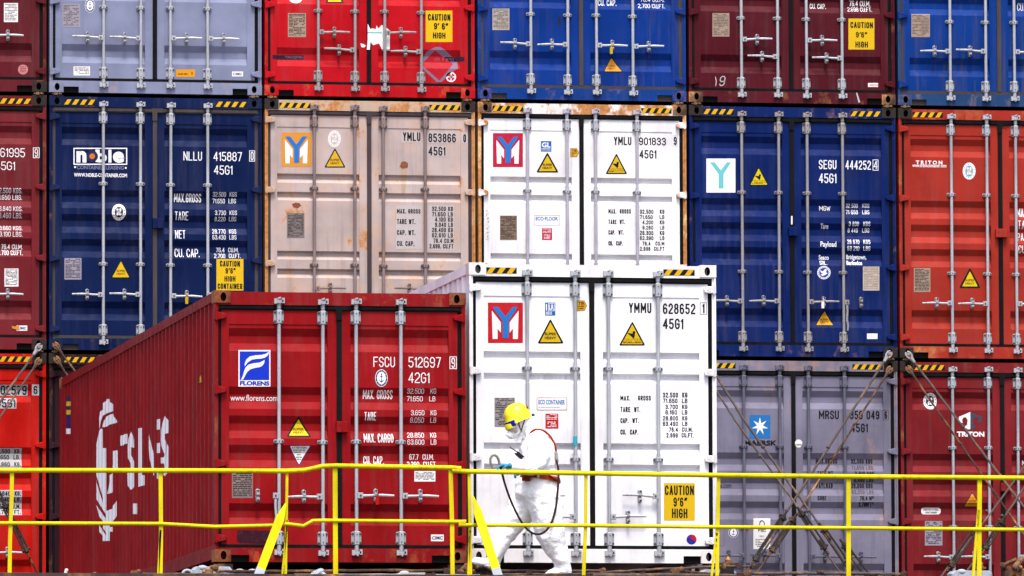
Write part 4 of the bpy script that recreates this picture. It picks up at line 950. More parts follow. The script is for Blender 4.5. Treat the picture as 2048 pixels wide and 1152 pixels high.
# ---- twistlocks between the boxes
def twist_mb():
    b = MB(); b.box(-.055, .055, 0, .14, .012, .026); b.tube([(0, .07, -.03), (0, .07, .066)], [.03, .036], 10)
    b.tube([(-.01, -.016, .018), (.012, .04, .018)], .016, 8); b.box(-.035, -.012, -.02, .03, .004, .03); b.ball((.03, -.012, .016), .014)
    return b
SHORT = {(0, 1): "maroon box at the far left", (1, 1): "pale blue grey box", (2, 1): "bright red box", (3, 1): "blue box above the rusty white", (4, 1): "dark maroon box", (5, 1): "blue box at the far right",
         (0, 2): "brownish red box", (1, 2): "navy box", (2, 2): "beige box", (3, 2): "rusty white box", (4, 2): "deep blue box", (5, 2): "orange red box"}
for (cc, ro), nm in SHORT.items():
    for left in (1, 0):
        if ro == 2 and cc in (2, 3): continue
        if (cc, left) in ((0, 1), (5, 0)): continue
        me = cached("twistlock", twist_mb, True); o = link("twistlock", me, GOLD if (cc+ro+left) % 3 else RUSTY)
        o.location = (cc*PITCH+(.0895 if left else W_-.0895), WALLY, z_of(ro)-GAP)
        tag(o, "small rusty twistlock under the lower %s corner of the %s" % ("left" if left else "right", nm), "twistlock", "twistlocks between stacked containers")
# ------------------------------------------------------------------ lashing rods
def lash(pts, r, label, turn=None, fork=True, mat=None, Y0=-.03, Y1=-1.2, yr=(700, 1160)):
    """pts photo pixels from the top casting downwards; the rod leans out from the wall as it comes down"""
    yat = lambda y: Y0+(Y1-Y0)*max(0, min(1.2, (y-yr[0])/(yr[1]-yr[0])))
    W3 = [P(x, y, yat(y)) for x, y in pts]
    root = empty("lashing_rod", W3[0], label, "lashing rod", "lashing rods on the bottom row"); o0 = W3[0]
    L3 = [p-o0 for p in W3]
    b = MB(); rr = random.Random(int(pts[0][0]*3+pts[-1][0]))
    # a slightly knobbly bar
    seg = []
    for a, c in zip(L3, L3[1:]):
        for i in range(12): seg.append(a.lerp(c, i/12)+Vector((rr.uniform(-.002, .002), 0, rr.uniform(-.002, .002))))
    seg.append(L3[-1]); b.tube(seg, [r*rr.uniform(.88, 1.1) for _ in seg], 8)
    if len(L3) > 1:
        for t in (.42, .70): 
            p = L3[0].lerp(L3[-1], t); d = (L3[-1]-L3[0]).normalized(); b.tube([p-d*.012, p+d*.012], r*1.5, 8)
    b.build("rod", mat or BROWNROD, root, True)
    if fork:
        d = (L3[1]-L3[0]).normalized(); n = Vector((d.z, 0, -d.x)); b = MB()
        b.tube([d*.13, d*.06], [r*1.1, r*1.9], 8)
        for s in (-1, 1): b.tube([d*.07+n*s*.012, d*.03+n*s*.030, -d*.01+n*s*.028, -d*.03+n*s*.010], .012, 8)
        b.tube([n*.032+d*.005, -n*.032+d*.005], .011, 8); b.tube([Vector((0, -.02, 0)), Vector((0, .05, 0))], .018, 8)
        b.build("eye_end", STEELD if r > .0135 else RUSTY, root, True)
    for t in (turn or []):
        (xa, ya), (xb, yb) = t; A, B = P(xa, ya, yat(ya)-.02)-o0, P(xb, yb, yat(yb)-.02)-o0
        d = (B-A).normalized(); n = Vector((d.z, 0, -d.x)); b = MB()
        for s in (-1, 1): b.tube([A+n*s*.028, B+n*s*.028], .012, 8)
        for q in (A, B): b.tube([q-d*.035, q+d*.03], [.026, .030], 8); b.tube([q-n*.05, q+n*.05], .018, 8)
        b.tube([A-d*.1, A+d*.14], .013, 8); b.tube([B+d*.1, B-d*.1], .013, 8)
        b.build("turnbuckle", RUSTD, root, True)
    return root
lash([(1779, 707), (1691, 842), (1592, 995), (1507, 1122), (1484, 1158)], .0145, "longer pale rod from the deep blue container's lower right corner down across the grey doors", [((1566, 1035), (1512, 1118))])
lash([(1780, 738), (1714, 842), (1611, 1003), (1500, 1166)], .012, "thin rusty rod from the grey container's top right corner crossing the doors", [((1585, 1040), (1545, 1100))], mat=RUSTY)
lash([(1393, 703), (1433, 752), (1489, 842), (1570, 955), (1624, 1028), (1668, 1092), (1712, 1160)], .0150, "thick brown rod coming from behind the white container, upper of two", [((1648, 1060), (1700, 1136)), ((1690, 1092), (1742, 1160))])
lash([(1394, 733), (1434, 783), (1471, 842), (1586, 1001), (1637, 1084), (1692, 1162)], .0125, "thin brown rod coming from behind the white container, lower of two", [((1604, 1028), (1648, 1094))])
lash([(1816, 708), (1825, 720), (1961, 900), (2080, 1056)], .0145, "pale rod from the orange container's lower left corner running down to the right edge", None)
lash([(1817, 737), (1929, 900), (2068, 1098)], .0120, "rusty rod from the brick red container's top left corner running down right", None, mat=RUSTY)
lash([(2192, 707), (2048, 935), (1981, 1027), (1887, 1147), (1878, 1160)], .0125, "brown rod entering from the right edge and running down left, nearer the grey container", [((1956, 1052), (1903, 1130))])
lash([(2193, 737), (2048, 976), (1998, 1051), (1937, 1138), (1922, 1160)], .0125, "brown rod entering from the right edge with a slim turnbuckle, the one further right", [((2003, 1044), (1972, 1094))])
lash([(79, 693), (0, 804), (-120, 975), (-250, 1160)], .0145, "pale brown rod at the left edge from the brownish red container's lower corner")
lash([(78, 721), (0, 835), (-110, 1000), (-215, 1160)], .0125, "brown rod at the left edge from the vivid red container's top corner")
lash([(111, 690), (148, 740), (300, 960), (440, 1160)], .0130, "rusty rod from the navy container's lower corner vanishing behind the red side", mat=RUSTY)
lash([(113, 718), (133, 748), (280, 970), (408, 1160)], .0120, "rusty rod from the very dark container's top corner vanishing behind the red side", mat=RUSTY)
lash([(-60, 860), (0, 985), (17, 1027), (77, 1152), (84, 1166)], .0125, "dark rod with turnbuckle in front of the vivid red doors at lower left", [((10, 1012), (52, 1100))], fork=False, mat=RUSTD, Y0=-.4)

# ------------------------------------------------------------------ handrails
def rail(label, top, mid, posts, braces, feet):
    o0 = P(*top[0], RAILY); o0.z = ZDECK
    root = empty("handrail", o0, label, "handrail", "yellow handrails")
    Q = lambda x, y, dy=0: P(x, y, RAILY+dy)-o0
    b = MB(); b.tube([Q(x, y) for x, y in top], .0222, 10); b.build("top_rail", YELP, root, True)
    b = MB(); b.tube([Q(x, y) for x, y in mid], .0175, 10); b.build("mid_rail", YELP, root, True)
    for pts, wd in posts:
        b = MB(); pts3 = [Q(x, y, .01) for x, y in pts]; e = pts3[-1]; pts3.append(Vector((e.x, e.y, 0.0)) if e.z > 0 else e+Vector((0, 0, -.02)))
        b.tube(pts3, [(.012, wd*1.25)]*len(pts3), 4, up=(0, 1, 0)); b.build("post", YELP, root)
    for (xa, ya), (xb, yb), wd in braces:
        A, B = Q(xa, ya, -.03), Q(xb, yb, -.25); d = (B-A).normalized(); B2 = B
        b = MB(); b.tube([A-d*.06, A+d*.10, B2], [(.008, wd*.2), (.012, wd), (.012, wd)], 4, up=(0, 1, 0)); b.build("brace", YELP, root)
        b = MB(); b.tube([B2-d*.04, B2+d*.06], [(.016, wd*1.04)]*2, 4, up=(0, 1, 0)); b.build("brace_foot", PALE, root)
    return root
rail("yellow handrail on the left with a stepped bend, in front of the red containers",
     [(-80, 940.5), (300, 941), (570, 942), (608, 940.5), (628, 936.5), (645, 932.5), (671, 931.5), (905, 935.5), (921, 937), (922, 940), (904, 941)],
     [(-80, 1046), (320, 1047.5), (430, 1053.5), (545, 1051), (575, 1048), (607, 1052), (626, 1041.5), (650, 1041), (905, 1043.5), (932, 1043), (930, 1046.5), (917, 1047)],
     [([(24, 945), (23, 1000), (20, 1080), (19, 1153)], .020), ([(321, 945), (322, 1060), (321, 1153)], .021), ([(321, 1060), (316, 1153)], .011), ([(574, 945), (571, 1153)], .014), ([(575, 1040), (564, 1153)], .010),
      ([(670, 935), (671, 1153)], .025), ([(901, 940), (904, 1050), (905, 1153)], .022)], [((567, 1018), (519, 1145), .058)], [])
rail("yellow handrail on the right running past the worker to the right edge",
     [(908, 941), (935, 943), (1170, 946.5), (1437, 950.5), (1700, 953), (2110, 956.5)],
     [(919, 1048), (917, 1050), (935, 1050), (1170, 1051), (1440, 1054), (1700, 1056), (2110, 1060)],
     [([(938, 945), (940, 1060), (941, 1153)], .016), ([(940, 1060), (936, 1153)], .010), ([(1172, 950), (1171, 1060), (1167, 1153)], .018), ([(1437, 955), (1435, 1060), (1434, 1153)], .019), ([(1434, 1060), (1423, 1153)], .012),
      ([(1697, 957), (1697, 1153)], .024), ([(1959, 960), (1958, 1153)], .024), ([(1957, 1020), (1946, 1153)], .015)], [((949, 1004), (994, 1145), .058)], [])

# ------------------------------------------------------------------ things lying on the deck
CY = -DR-.55
def lying(pts, r, label, heads=(), mat=None, Y=CY):
    o0 = P(*pts[0], Y); root = empty("loose_lashing_rod", o0, label, "lashing rod", "loose rods lying along the deck")
    b = MB(); rr = random.Random(int(pts[0][0])); L3 = [P(x, y, Y)-o0 for x, y in pts]; seg = []
    for a, c in zip(L3, L3[1:]):
        for i in range(8): seg.append(a.lerp(c, i/8)+Vector((0, 0, rr.uniform(-.003, .003))))
    seg.append(L3[-1]); b.tube(seg, [r*rr.uniform(.9, 1.12) for _ in seg], 8); b.build("rod", mat or BROWNROD, root, True)
    for hx, hy, hw, hh in heads:
        b = MB(); c = P(hx, hy, Y)-o0; s = 1/207
        b.box(c.x-hw*s/2, c.x+hw*s/2, -.03, .03, c.z-hh*s/2, c.z+hh*s/2); b.ball((c.x+hw*s*.3, -.01, c.z+hh*s*.15), hh*s*.6, 0, 8, 5); b.ball((c.x-hw*s*.35, 0, c.z), hh*s*.5, 0, 8, 5)
        b.build("end_fitting", RUSTY, root, True)
    for f in (.18, .8):                                         # rests that carry the bar
        p = L3[0].lerp(L3[-1], f); z0 = ZDECK-o0.z
        if p.z-r > z0+.01:
            b = MB(); b.box(p.x-.035, p.x+.035, -.04, .04, z0, p.z-r*.8); b.build("rest", RUSTD, root)
lying([(432, 1142.5), (560, 1143), (700, 1141.5), (945, 1141)], .0150, "rusty rod lying below the red front container's doors", [(900, 1141, 26, 10), (930, 1143, 14, 9)], RUSTY, CY)
lying([(262, 1148), (350, 1148.5), (470, 1149.5)], .0135, "rod with square end block lying below the red side", [(272, 1146, 18, 10)], None, CY-.25)
lying([(980, 1141), (1080, 1142), (1205, 1141)], .013, "rod lying behind the worker's feet", [(1204, 1142, 10, 9)], None, CY+.1)
lying([(1000, 1149), (1100, 1148.5), (1180, 1148), (1400, 1150)], .0125, "long rod lying in front of the worker's rear foot", [(1058, 1146, 10, 6), (1285, 1146.5, 9, 5)], None, MANY-.30)
lying([(1208, 1144.5), (1330, 1138), (1443, 1133), (1509, 1133)], .0115, "slanting rod with round knobs beside the grey container", [(1446, 1133, 9, 8), (1477, 1132.5, 11, 8), (1506, 1133, 8, 8)], None, CY)
lying([(1350, 1141), (1400, 1146), (1450, 1150)], .0135, "short rod with a rusty clevis head below the white container", [(1355, 1142, 26, 12)], RUSTY, CY-.15)
lying([(1487, 1147), (1600, 1146.5), (1700, 1147), (1812, 1148.5)], .016, "pale rusty bar lying below the grey container", [(1495, 1147, 16, 9), (1640, 1143.5, 14, 4), (1806, 1148, 11, 8)], None, CY-.1)
lying([(588, 1150.5), (760, 1149.5), (960, 1151)], .013, "pale bar lying in front of the red container's rod", [(660, 1147, 12, 8), (860, 1149.5, 20, 6)], STEELD, RAILY+.1)
lying([(1186, 1150.5), (1330, 1150), (1490, 1150.5)], .013, "brown bar nearest the handrail below the white container", [(1480, 1150, 12, 8)], None, RAILY+.1)
lying([(180, 1151), (300, 1151)], .012, "short brown bar at the foot of the red side", [(186, 1150, 10, 8)], None, RAILY+.1)
# deck sockets (pale castings with domes) and feet under the two front containers
def socket(x, y0, w2, label, Y, domes=1, ring=False):
    c = P(x, y0, Y); zt = c.z-ZDECK; root = empty("deck_socket", (c.x, Y, ZDECK), label, "deck fitting", "pale deck sockets")
    b = MB(); b.prism([(-w2, 0), (w2, 0), (w2, zt*.75), (w2-.03, zt), (-w2+.03, zt), (-w2, zt*.75)], -.09, .12, 0, .012); b.build("base", PALE, root)
    for i in range(domes):
        b = MB(); b.ball((-w2*.5+i*w2, -.07, zt*.9), .05, 0, 12, 6, (1, .6, .55)); b.build("dome", PALE, root, True)
    if ring:
        b = MB(); b.tube([(-w2-.05+.045*math.cos(i*math.pi/6), -.06, zt*.45+.04*math.sin(i*math.pi/6)) for i in range(13)], .014, 8); b.build("ring", PALE, root, True)
socket(423, 1134, .19, "pale grey socket with a ring under the red container's left corner", CY+.2, 1, True)
socket(490, 1142, .12, "low pale socket with two domes below the red container's sill", CY+.1, 2)
socket(822, 1146, .15, "flat pale socket below the red container's right fork pocket", CY, 1)
socket(1435, 1140, .17, "flat pale socket below the white container's right corner", CY+.15, 0)
socket(1940, 1142, .20, "pale socket plate in front of the brick red container at lower right", CY, 1)
for xx, zz, Y, nm in ((XR+.09, ZR, -DR, "red container's left"), (XR+W_-.09, ZR, -DR, "red container's right"), (XW+.09, ZW, -DW, "white container's left"), (XW+W_-.09, ZW, -DW, "white container's right")):
    for yy, wh in ((.09, "near"), (L_-.09, "far")):
        b = MB(); b.box(xx-.09, xx+.09, Y+yy-.09, Y+yy+.09, ZDECK, zz-.02); b.tube([(xx, Y+yy, zz-.02), (xx, Y+yy, zz)], .045, 10)
        o = b.build("container_foot", RUSTD); tag(o, "dark steel foot under the %s corner at its %s end" % (nm, wh), "deck fitting", "feet under the front containers")
b = MB(); b.box(-30, 40, -1.9, 14, ZDECK, -.015); o = b.build("hatch_cover", DECKM); tag(o, None, None, kind='structure')
def cone_lock(x, y0, y1, label, mat, Y):
    a, t = P(x, y1, Y), P(x, y0, Y); h = t.z-a.z; root = empty("loose_twistlock", (a.x, Y, a.z), label, "twistlock", "loose twistlocks")
    b = MB(); b.tube([(0, 0, -.02), (0, 0, h*.45)], [.042, .040], 10); b.box(-.05, .05, -.04, .04, h*.18, h*.36); b.build("housing", mat, root, True)
    b = MB(); b.tube([(0, 0, h*.45), (0, 0, h*.62), (0, 0, h)], [.030, .034, .008], 4); b.build("cone", mat, root)
    zd = ZDECK-a.z
    if zd < -.03: b = MB(); b.box(-.05, .05, -.05, .05, zd, -.02); b.build("base", RUSTD, root)
cone_lock(1456, 1113, 1131, "rusty twistlock with pointed cone standing by the white container's right corner", RUSTY, CY+.1)
cone_lock(1960, 1120, 1142, "rusty twistlock standing on the pale plate at lower right", RUSTY, CY)
def lump(name, label, cat, x, y0, y1, hw, Y, mat, seed, n=7, spikes=0):
    a, t = P(x, y1, Y), P(x, y0, Y); h = t.z-ZDECK; rr = random.Random(seed); b = MB()
    for i in range(n):
        x0 = rr.uniform(-hw, hw)*.8; z0 = rr.uniform(0, h)*.8; d = Vector((rr.uniform(-1, 1), rr.uniform(-.5, .5), rr.uniform(-.4, .4))).normalized()*hw*rr.uniform(.3, .6)
        q = Vector((x0, rr.uniform(-.05, .05), z0+.02)); b.tube([q-d, q+d], rr.uniform(.016, .034), 7); b.ball(tuple(q+d), rr.uniform(.02, .04), 0, 7, 5)
    b.box(-hw*.8, hw*.8, -.05, .05, 0, h*.5)
    for i in range(spikes):
        q = Vector((rr.uniform(-hw, hw), rr.uniform(-.06, .06), rr.uniform(0, h*.8))); d = Vector((rr.uniform(-1, 1), rr.uniform(-.6, .2), rr.uniform(-.2, 1))).normalized()*rr.uniform(.05, .09)
        b.tube([q, q+d], [.004, .0015], 4)
    o = b.build(name, mat); o.location = (a.x, Y, ZDECK); tag(o, label, cat); return o
lump("turnbuckle_heap", "heap of rusty turnbuckles lying between the red and white containers", "lashing gear", 945, 1137, 1150, .22, CY-.1, RUSTY, 5, 9)
lump("turnbuckle_heap", "tall lump of rusty lashing gear at the lower right corner", "lashing gear", 2040, 1117, 1152, .20, CY, RUSTY, 8, 9)
lump("rusty_clamp", "rusty clamp on the pale socket under the red side", "lashing gear", 413, 1134, 1150, .07, CY-.05, RUSTY, 11, 5)
lump("rusty_bracket", "small rusty bracket below the red doors behind the middle post", "lashing gear", 648, 1145, 1152, .10, CY-.1, PALE, 13, 4)
lump("frayed_rope", "dark frayed rope bundle under the worker's front foot", "rope", 970, 1131, 1150, .10, MANY+.12, paint("dark_fibre", (.02, .013, .01), seed=3, rough=.9), 15, 5, 160)
b = MB(); q = P(133, 1141, -6); q2 = P(127, 1166, -6); b.tube([q2-q, Vector((0, 0, 0))], .020, 8); b.ball((0, 0, 0), .022, 0, 8, 5); o = b.build("white_stake", PAPER, None, True); o.location = q; tag(o, "short white stake at the lower left in front of the dark container", "stake")

# ------------------------------------------------------------------ worker
def mod_mesh(me, name, voxel, wr=0.0, smooth=6, wscale=.12):
    o = bpy.data.objects.new("tmp", me); COL.objects.link(o)
    m = o.modifiers.new("r", 'REMESH'); m.mode = 'VOXEL'; m.voxel_size = voxel; m.use_smooth_shade = True
    m = o.modifiers.new("s", 'SMOOTH'); m.iterations = smooth; m.factor = .5
    if wr:
        for sc, k in ((wscale, 1.0), (wscale*.4, .5)):
            tx = bpy.data.textures.new("wr", 'CLOUDS'); tx.noise_scale = sc; tx.noise_depth = 2
            m = o.modifiers.new("d", 'DISPLACE'); m.texture = tx; m.strength = wr*k; m.mid_level = .5; m.texture_coords = 'LOCAL'
    dg = bpy.context.evaluated_depsgraph_get(); out = bpy.data.meshes.new_from_object(o.evaluated_get(dg)); out.name = name
    bpy.data.objects.remove(o)
    for p in out.polygons: p.use_smooth = True
    return out
PW = P(1080, 1150, MANY); PW.z = ZDECK
man = empty("person", PW, "worker in white hooded coverall and yellow helmet walking left along the deck", "person")
def w3(x, y, dy=0.0): return P(x, y, MANY+dy)-PW
s_ = 1/208.0
def limb(b, pts, n=16): b.tube([w3(x, y, dy) for x, y, dy, a, c in pts], [(a*1.05, c*1.06) for *_, a, c in pts], n, up=(0, 1, 0))
b = MB()
limb(b, [(1074, 1004, 0, .15, .13), (1073, 990, 0, .19, .19), (1075, 972, 0, .19, .195), (1080, 956, 0, .165, .165), (1079, 935, 0, .18, .168), (1076, 912, 0, .20, .165), (1073, 892, 0, .215, .150), (1069, 874, 0, .19, .115), (1064, 862, 0, .12, .085)])
limb(b, [(1070, 872, 0, .09, .09), (1058, 852, 0, .085, .085), (1047, 840, 0, .08, .09)])
b.ball(tuple(w3(1040, 843, 0)), .108, 0, 18, 12, (1.02, .82, 1.05))
b.ball(tuple(w3(1034, 862, 0)), .070, 0, 14, 10, (.9, .85, .95))
# near arm (her left), reaching forward to the rail
limb(b, [(1076, 878, -.17, .085, .10), (1077, 896, -.21, .088, .105), (1077, 915, -.235, .085, .098), (1072, 930, -.26, .08, .085)])
limb(b, [(1079, 929, -.25, .075, .08), (1064, 933, -.28, .078, .080), (1046, 934, -.34, .072, .072), (1030, 933, -.40, .058, .056), (1018, 931.5, -.46, .046, .044)])
# far arm
limb(b, [(1072, 880, .17, .085, .09), (1066, 905, .20, .08, .085), (1060, 925, .20, .075, .075)])
limb(b, [(1062, 925, .20, .07, .07), (1056, 935, .12, .06, .06), (1052, 938, .08, .045, .045)])
# far leg, forward
limb(b, [(1066, 985, .08, .14, .15), (1052, 1008, .10, .125, .145), (1032, 1035, .11, .115, .125), (1014, 1060, .11, .105, .105), (1008, 1072, .11, .098, .098)])
limb(b, [(1010, 1066, .11, .10, .095), (1002, 1086, .11, .086, .088), (994, 1106, .11, .076, .078), (988, 1121, .11, .066, .066), (986, 1130, .11, .055, .06)])
limb(b, [(1000, 1133, .11, .045, .045), (984, 1130, .11, .05, .055), (966, 1126, .11, .05, .043), (952, 1123, .11, .042, .034), (946, 1122, .11, .02, .018)])
b.tube([w3(1003, 1082, .11), w3(999, 1092, .11)], [(.092, .096), (.090, .092)], 16, up=(0, 1, 0))
# near leg, behind
limb(b, [(1083, 985, -.08, .145, .16), (1090, 1015, -.09, .14, .155), (1096, 1042, -.10, .13, .145), (1101, 1066, -.10, .118, .135), (1106, 1084, -.10, .108, .120), (1113, 1100, -.10, .092, .098), (1121, 1116, -.10, .074, .078), (1126, 1133, -.10, .066, .070), (1127, 1147, -.10, .055, .066)])
limb(b, [(1140, 1147, -.10, .035, .033), (1126, 1145, -.10, .05, .045), (1108, 1146, -.10, .05, .040), (1093, 1149, -.10, .042, .028), (1087, 1150.5, -.10, .02, .016)])
CO, ct, cb = new_mat("white_coverall")
cc_ = mix(ct, ramp(ct, noise(ct, vec(ct, 3), 5, 5), .3, .7), (.82, .815, .825), (.88, .875, .885)); ct.links.new(cc_, cb.inputs["Base Color"]); cb.inputs["Roughness"].default_value = .75; cb.inputs["Specular IOR Level"].default_value = .15
bp = N(ct, "ShaderNodeBump"); bp.inputs["Strength"].default_value = .35; bp.inputs["Distance"].default_value = .03
mr = noise(ct, vec(ct, 4, (1, 1, 1.9)), 9, 5, .6); ct.links.new(ramp(ct, mr, .3, .7), bp.inputs["Height"]); ct.links.new(bp.outputs[0], cb.inputs["Normal"])
link("coverall", mod_mesh(b.mesh("cov"), "coverall", .013, .046, 7, .19), CO, man)
# face and mask under the visor
skin = paint("skin", (.26, .14, .095), dirt=0, specks=0, seed=3, rough=.5)
b = MB(); b.ball(tuple(w3(1028, 856, 0)), .062, 0, 14, 10, (1, 1.05, 1.15)); b.tube([w3(1021, 855), w3(1015.5, 862)], [.010, .013], 8)
link("face", mod_mesh(b.mesh("f"), "face", .006, 0, 3), skin, man)
for dy in (-.032, .032):
    b = MB(); b.ball(tuple(w3(1019, 852.5, dy)), .010, 0, 8, 6); b.build("eye", dec(30, 24, 22), man, True)
b = MB(); b.ball(tuple(w3(1023, 869, 0)), .052, 0, 14, 10, (.95, .95, .85)); b.ball(tuple(w3(1014, 868, 0)), .02, 0, 8, 6); b.build("dust_mask", CO, man, True)
# helmet
hel = paint("helmet_plastic", (.66, .56, .004), dirt=.05, specks=.03, rough=.25, seed=31, spec=.5)
hc = w3(1037, 838.5, 0); tl = math.radians(-17); ax = Vector((math.cos(tl), 0, math.sin(tl))); az = Vector((-math.sin(tl), 0, math.cos(tl)))
def hp(u, v, w_): return hc-ax*u*-1*0+Vector((0, v, 0))+ax*(-u)+az*w_         # u forward (image left), v across, w up
tl = math.radians(22); ax = Vector((math.cos(tl), 0, math.sin(tl))); az = Vector((-math.sin(tl), 0, math.cos(tl)))
b = MB(); n = 24; rings = []
prof = [(1.09, -.16), (1.05, -.06), (1.0, .12), (.95, .4), (.83, .68), (.62, .88), (.34, .985), (0.02, 1.02)]
for k, (r, h) in enumerate(prof):
    ring = []
    for i in range(n):
        a = 2*math.pi*i/n; f = math.cos(a); rid = 1+(.05 if abs(math.sin(a)) < .3 and k > 2 else 0)
        u = .128*r*f*(1.0+(.10 if f > .5 and k < 2 else 0)); v = .108*r*math.sin(a)
        ring.append(hp(u, v, .148*h*rid-(.03 if f > .4 and k < 1 else 0)))
    rings.append(ring)
for k in range(len(rings)-1):
    for i in range(n): b.face([rings[k][i], rings[k][(i+1) % n], rings[k+1][(i+1) % n], rings[k+1][i]])
b.face(rings[-1]); helmet = b.build("helmet", hel, man, True)
b = MB()
for i in range(-7, 8):
    a = i*.16; a2 = a+.16
    if i < 7: b.face([hp(.143*math.cos(a), .121*math.sin(a), -.045), hp(.143*math.cos(a2), .121*math.sin(a2), -.045), hp(.140*math.cos(a2), .118*math.sin(a2), .012), hp(.140*math.cos(a), .118*math.sin(a), .012)])
b.build("visor_band", paint("blue_band", alb(20, 40, 170), dirt=.05, seed=3, specks=0), helmet, True)
b = MB(); b.box(-.004, .004, -.004, .004, -.004, .004)
b = MB(); q = hp(.06, -.112, -.02); b.ball(tuple(q), .010, 0, 8, 6); b.build("visor_knob", PALE, helmet, True)
vm, vt_, vb_ = new_mat("clear_visor"); vb_.inputs["Base Color"].default_value = (.86, .87, .88, 1); vb_.inputs["Alpha"].default_value = .30; vb_.inputs["Roughness"].default_value = .15
b = MB(); NV = 12
for j in range(5):
    pass
grid = [[hp((.145+.01*j/4)*math.cos(a)-.012*j, .122*math.sin(a), -.045-.145*j/4) for a in [(-1.15+2.3*i/NV) for i in range(NV+1)]] for j in range(5)]
for j in range(4):
    for i in range(NV): b.face([grid[j][i], grid[j][i+1], grid[j+1][i+1], grid[j+1][i]])
b.build("visor", vm, helmet, True)
blk = paint("black_webbing", (.012, .012, .014), dirt=.1, seed=4, rough=.6)
b = MB(); b.tube([w3(1037, 845, -.105), w3(1040, 856, -.10), w3(1042, 863, -.09)], (.006), 6); b.tube([w3(1050, 838, -.10), w3(1045, 853, -.105), w3(1042, 863, -.09), w3(1036, 872, -.07)], .006, 6); b.ball(tuple(w3(1042, 863, -.092)), .013, 0, 8, 6); b.build("chin_strap", blk, helmet, True)
b = MB(); b.tube([hp(-.12, -.06, -.02), hp(-.145, 0, -.02), hp(-.12, .06, -.02)], [(.016, .02)]*3, 8); b.build("neck_band", blk, helmet, True)
b = MB(); q = [hp(.128*.93*math.cos(a)*-1, .108*.93*math.sin(a), h) for a, h in ((-.5, .055), (.3, .055), (.3, .085), (-.5, .085))]; b.face([p+(p-hc).normalized()*.016 for p in q]); b.face([p+(p-hc).normalized()*.004 for p in q]); b.build("helmet_sticker", dec(220, 50, 30), helmet)
# gloves
glove = paint("blue_glove", alb(70, 165, 205), dirt=.25, specks=.1, rough=.5, seed=17)
def hand(wr, d, side, down, fingers, name):
    b = MB(); d = d.normalized(); k = down.normalized(); k = (k-d*k.dot(d)).normalized(); s = d.cross(k).normalized()*side
    b.tube([wr-d*.03, wr, wr+d*.035, wr+d*.085], [(.032, .030), (.030, .024), (.040, .018), (.042, .015)], 12, up=tuple(s))
    for i, (ln, off) in enumerate(((.070, .031), (.080, .011), (.074, -.010), (.058, -.030))):
        q = wr+d*(.082-abs(off)*.2)+s*off; c1, c2, c3 = fingers[i]
        pts = [q-d*.02, q]; dr = d; p = q
        for seg, ang in ((.45, c1), (.32, c2), (.23, c3)):
            t = ang; dr2 = d*math.cos(t)+k*math.sin(t); p = p+dr2*ln*seg*1.15; pts.append(p)
        b.tube(pts, [.010, .0100, .0094, .0086, .0072], 8)
    q = wr+d*.02+s*.03; b.tube([q-s*.01, q+s*.018+d*.02+k*.012, q+s*.026+d*.045+k*.025, q+s*.02+d*.066+k*.032], [.013, .0115, .010, .008], 8)
    return link(name, mod_mesh(b.mesh("h"), name, .0048, 0, 2), glove, man)
wr = w3(1016, 931.5, -.475)
hand(wr, Vector((-.92, -.30, -.06)), 1, Vector((-.1, -.25, -1)), [(.25, .8, 1.3), (.35, .9, 1.45), (.42, 1.0, 1.6), (.5, 1.1, 1.7)], "glove")
hand(w3(1052, 938, .06), Vector((-.9, -.1, -.2)), -1, Vector((0, -.2, -1)), [(.5, 1.2, 1.9)]*4, "glove")
# harness, belt, radio, pouch
har = paint("orange_webbing", alb(190, 62, 28), dirt=.3, specks=.2, seed=19, rough=.7)
def strap(name, pts, wd, mat, par=man, th=.006): 
    b = MB(); b.tube([w3(*p) for p in pts], [(wd, th)]*len(pts), 8, up=(0, 1, 0)); return b.build(name, mat, par, True)
b = MB(); ring = []
for i in range(25):
    a = 2*math.pi*i/24; c = w3(1081, 955.5, 0); ring.append(c+Vector((.183*math.cos(a), .19*math.sin(a), -.030*math.cos(a))))
b.tube(ring, [(.008, .026)]*25, 8, up=(1, 0, 0), caps=False); belt = b.build("belt", har, man, True)
strap("shoulder_strap", [(1058, 870, -.10), (1064, 862, -.12), (1071, 858.5, -.12), (1080, 858.5, -.12), (1090, 862.5, -.12), (1101, 873, -.12), (1109, 887, -.10), (1112.5, 901, -.09), (1113.5, 916, -.08), (1112, 935, -.08), (1108, 949, -.10)], .015, har, man, .010)
strap("shoulder_strap", [(1060, 868, .10), (1066, 860, .12), (1080, 858, .12), (1096, 872, .12), (1107, 900, .08), (1107, 940, .06)], .015, har, man, .010)
strap("hip_strap", [(1097, 950, -.19), (1108, 956, -.17), (1117, 964, -.10)], .022, har)
b = MB(); b.tube([w3(1111, 903, -.12), w3(1115, 925, -.13)], [(.016, .014)]*2, 8, up=(0, 1, 0)); b.box(*[v for v in (w3(1113, 913, -.14).x-.012, w3(1113, 913, -.14).x+.012)], w3(1113, 913, -.14).y-.01, w3(1113, 913, -.14).y+.01, w3(1113, 919, -.14).z, w3(1113, 905, -.14).z); b.build("harness_buckle", STEELD, man, True)
b = MB(); c = w3(1053, 955, -.19); b.prism([(c.x-.035, c.z-.03), (c.x+.035, c.z-.034), (c.x+.035, c.z+.03), (c.x-.035, c.z+.026)], c.y-.03, c.y+.06, 0, .01); b.build("belt_pouch", paint("brown_leather", alb(150, 52, 18), seed=5), man)
c = w3(1076.5, 951, -.21); b = MB(); b.box(c.x-.010, c.x+.010, c.y-.006, c.y+.01, c.z-.022, c.z+.022); b.build("belt_buckle", STEEL, man)
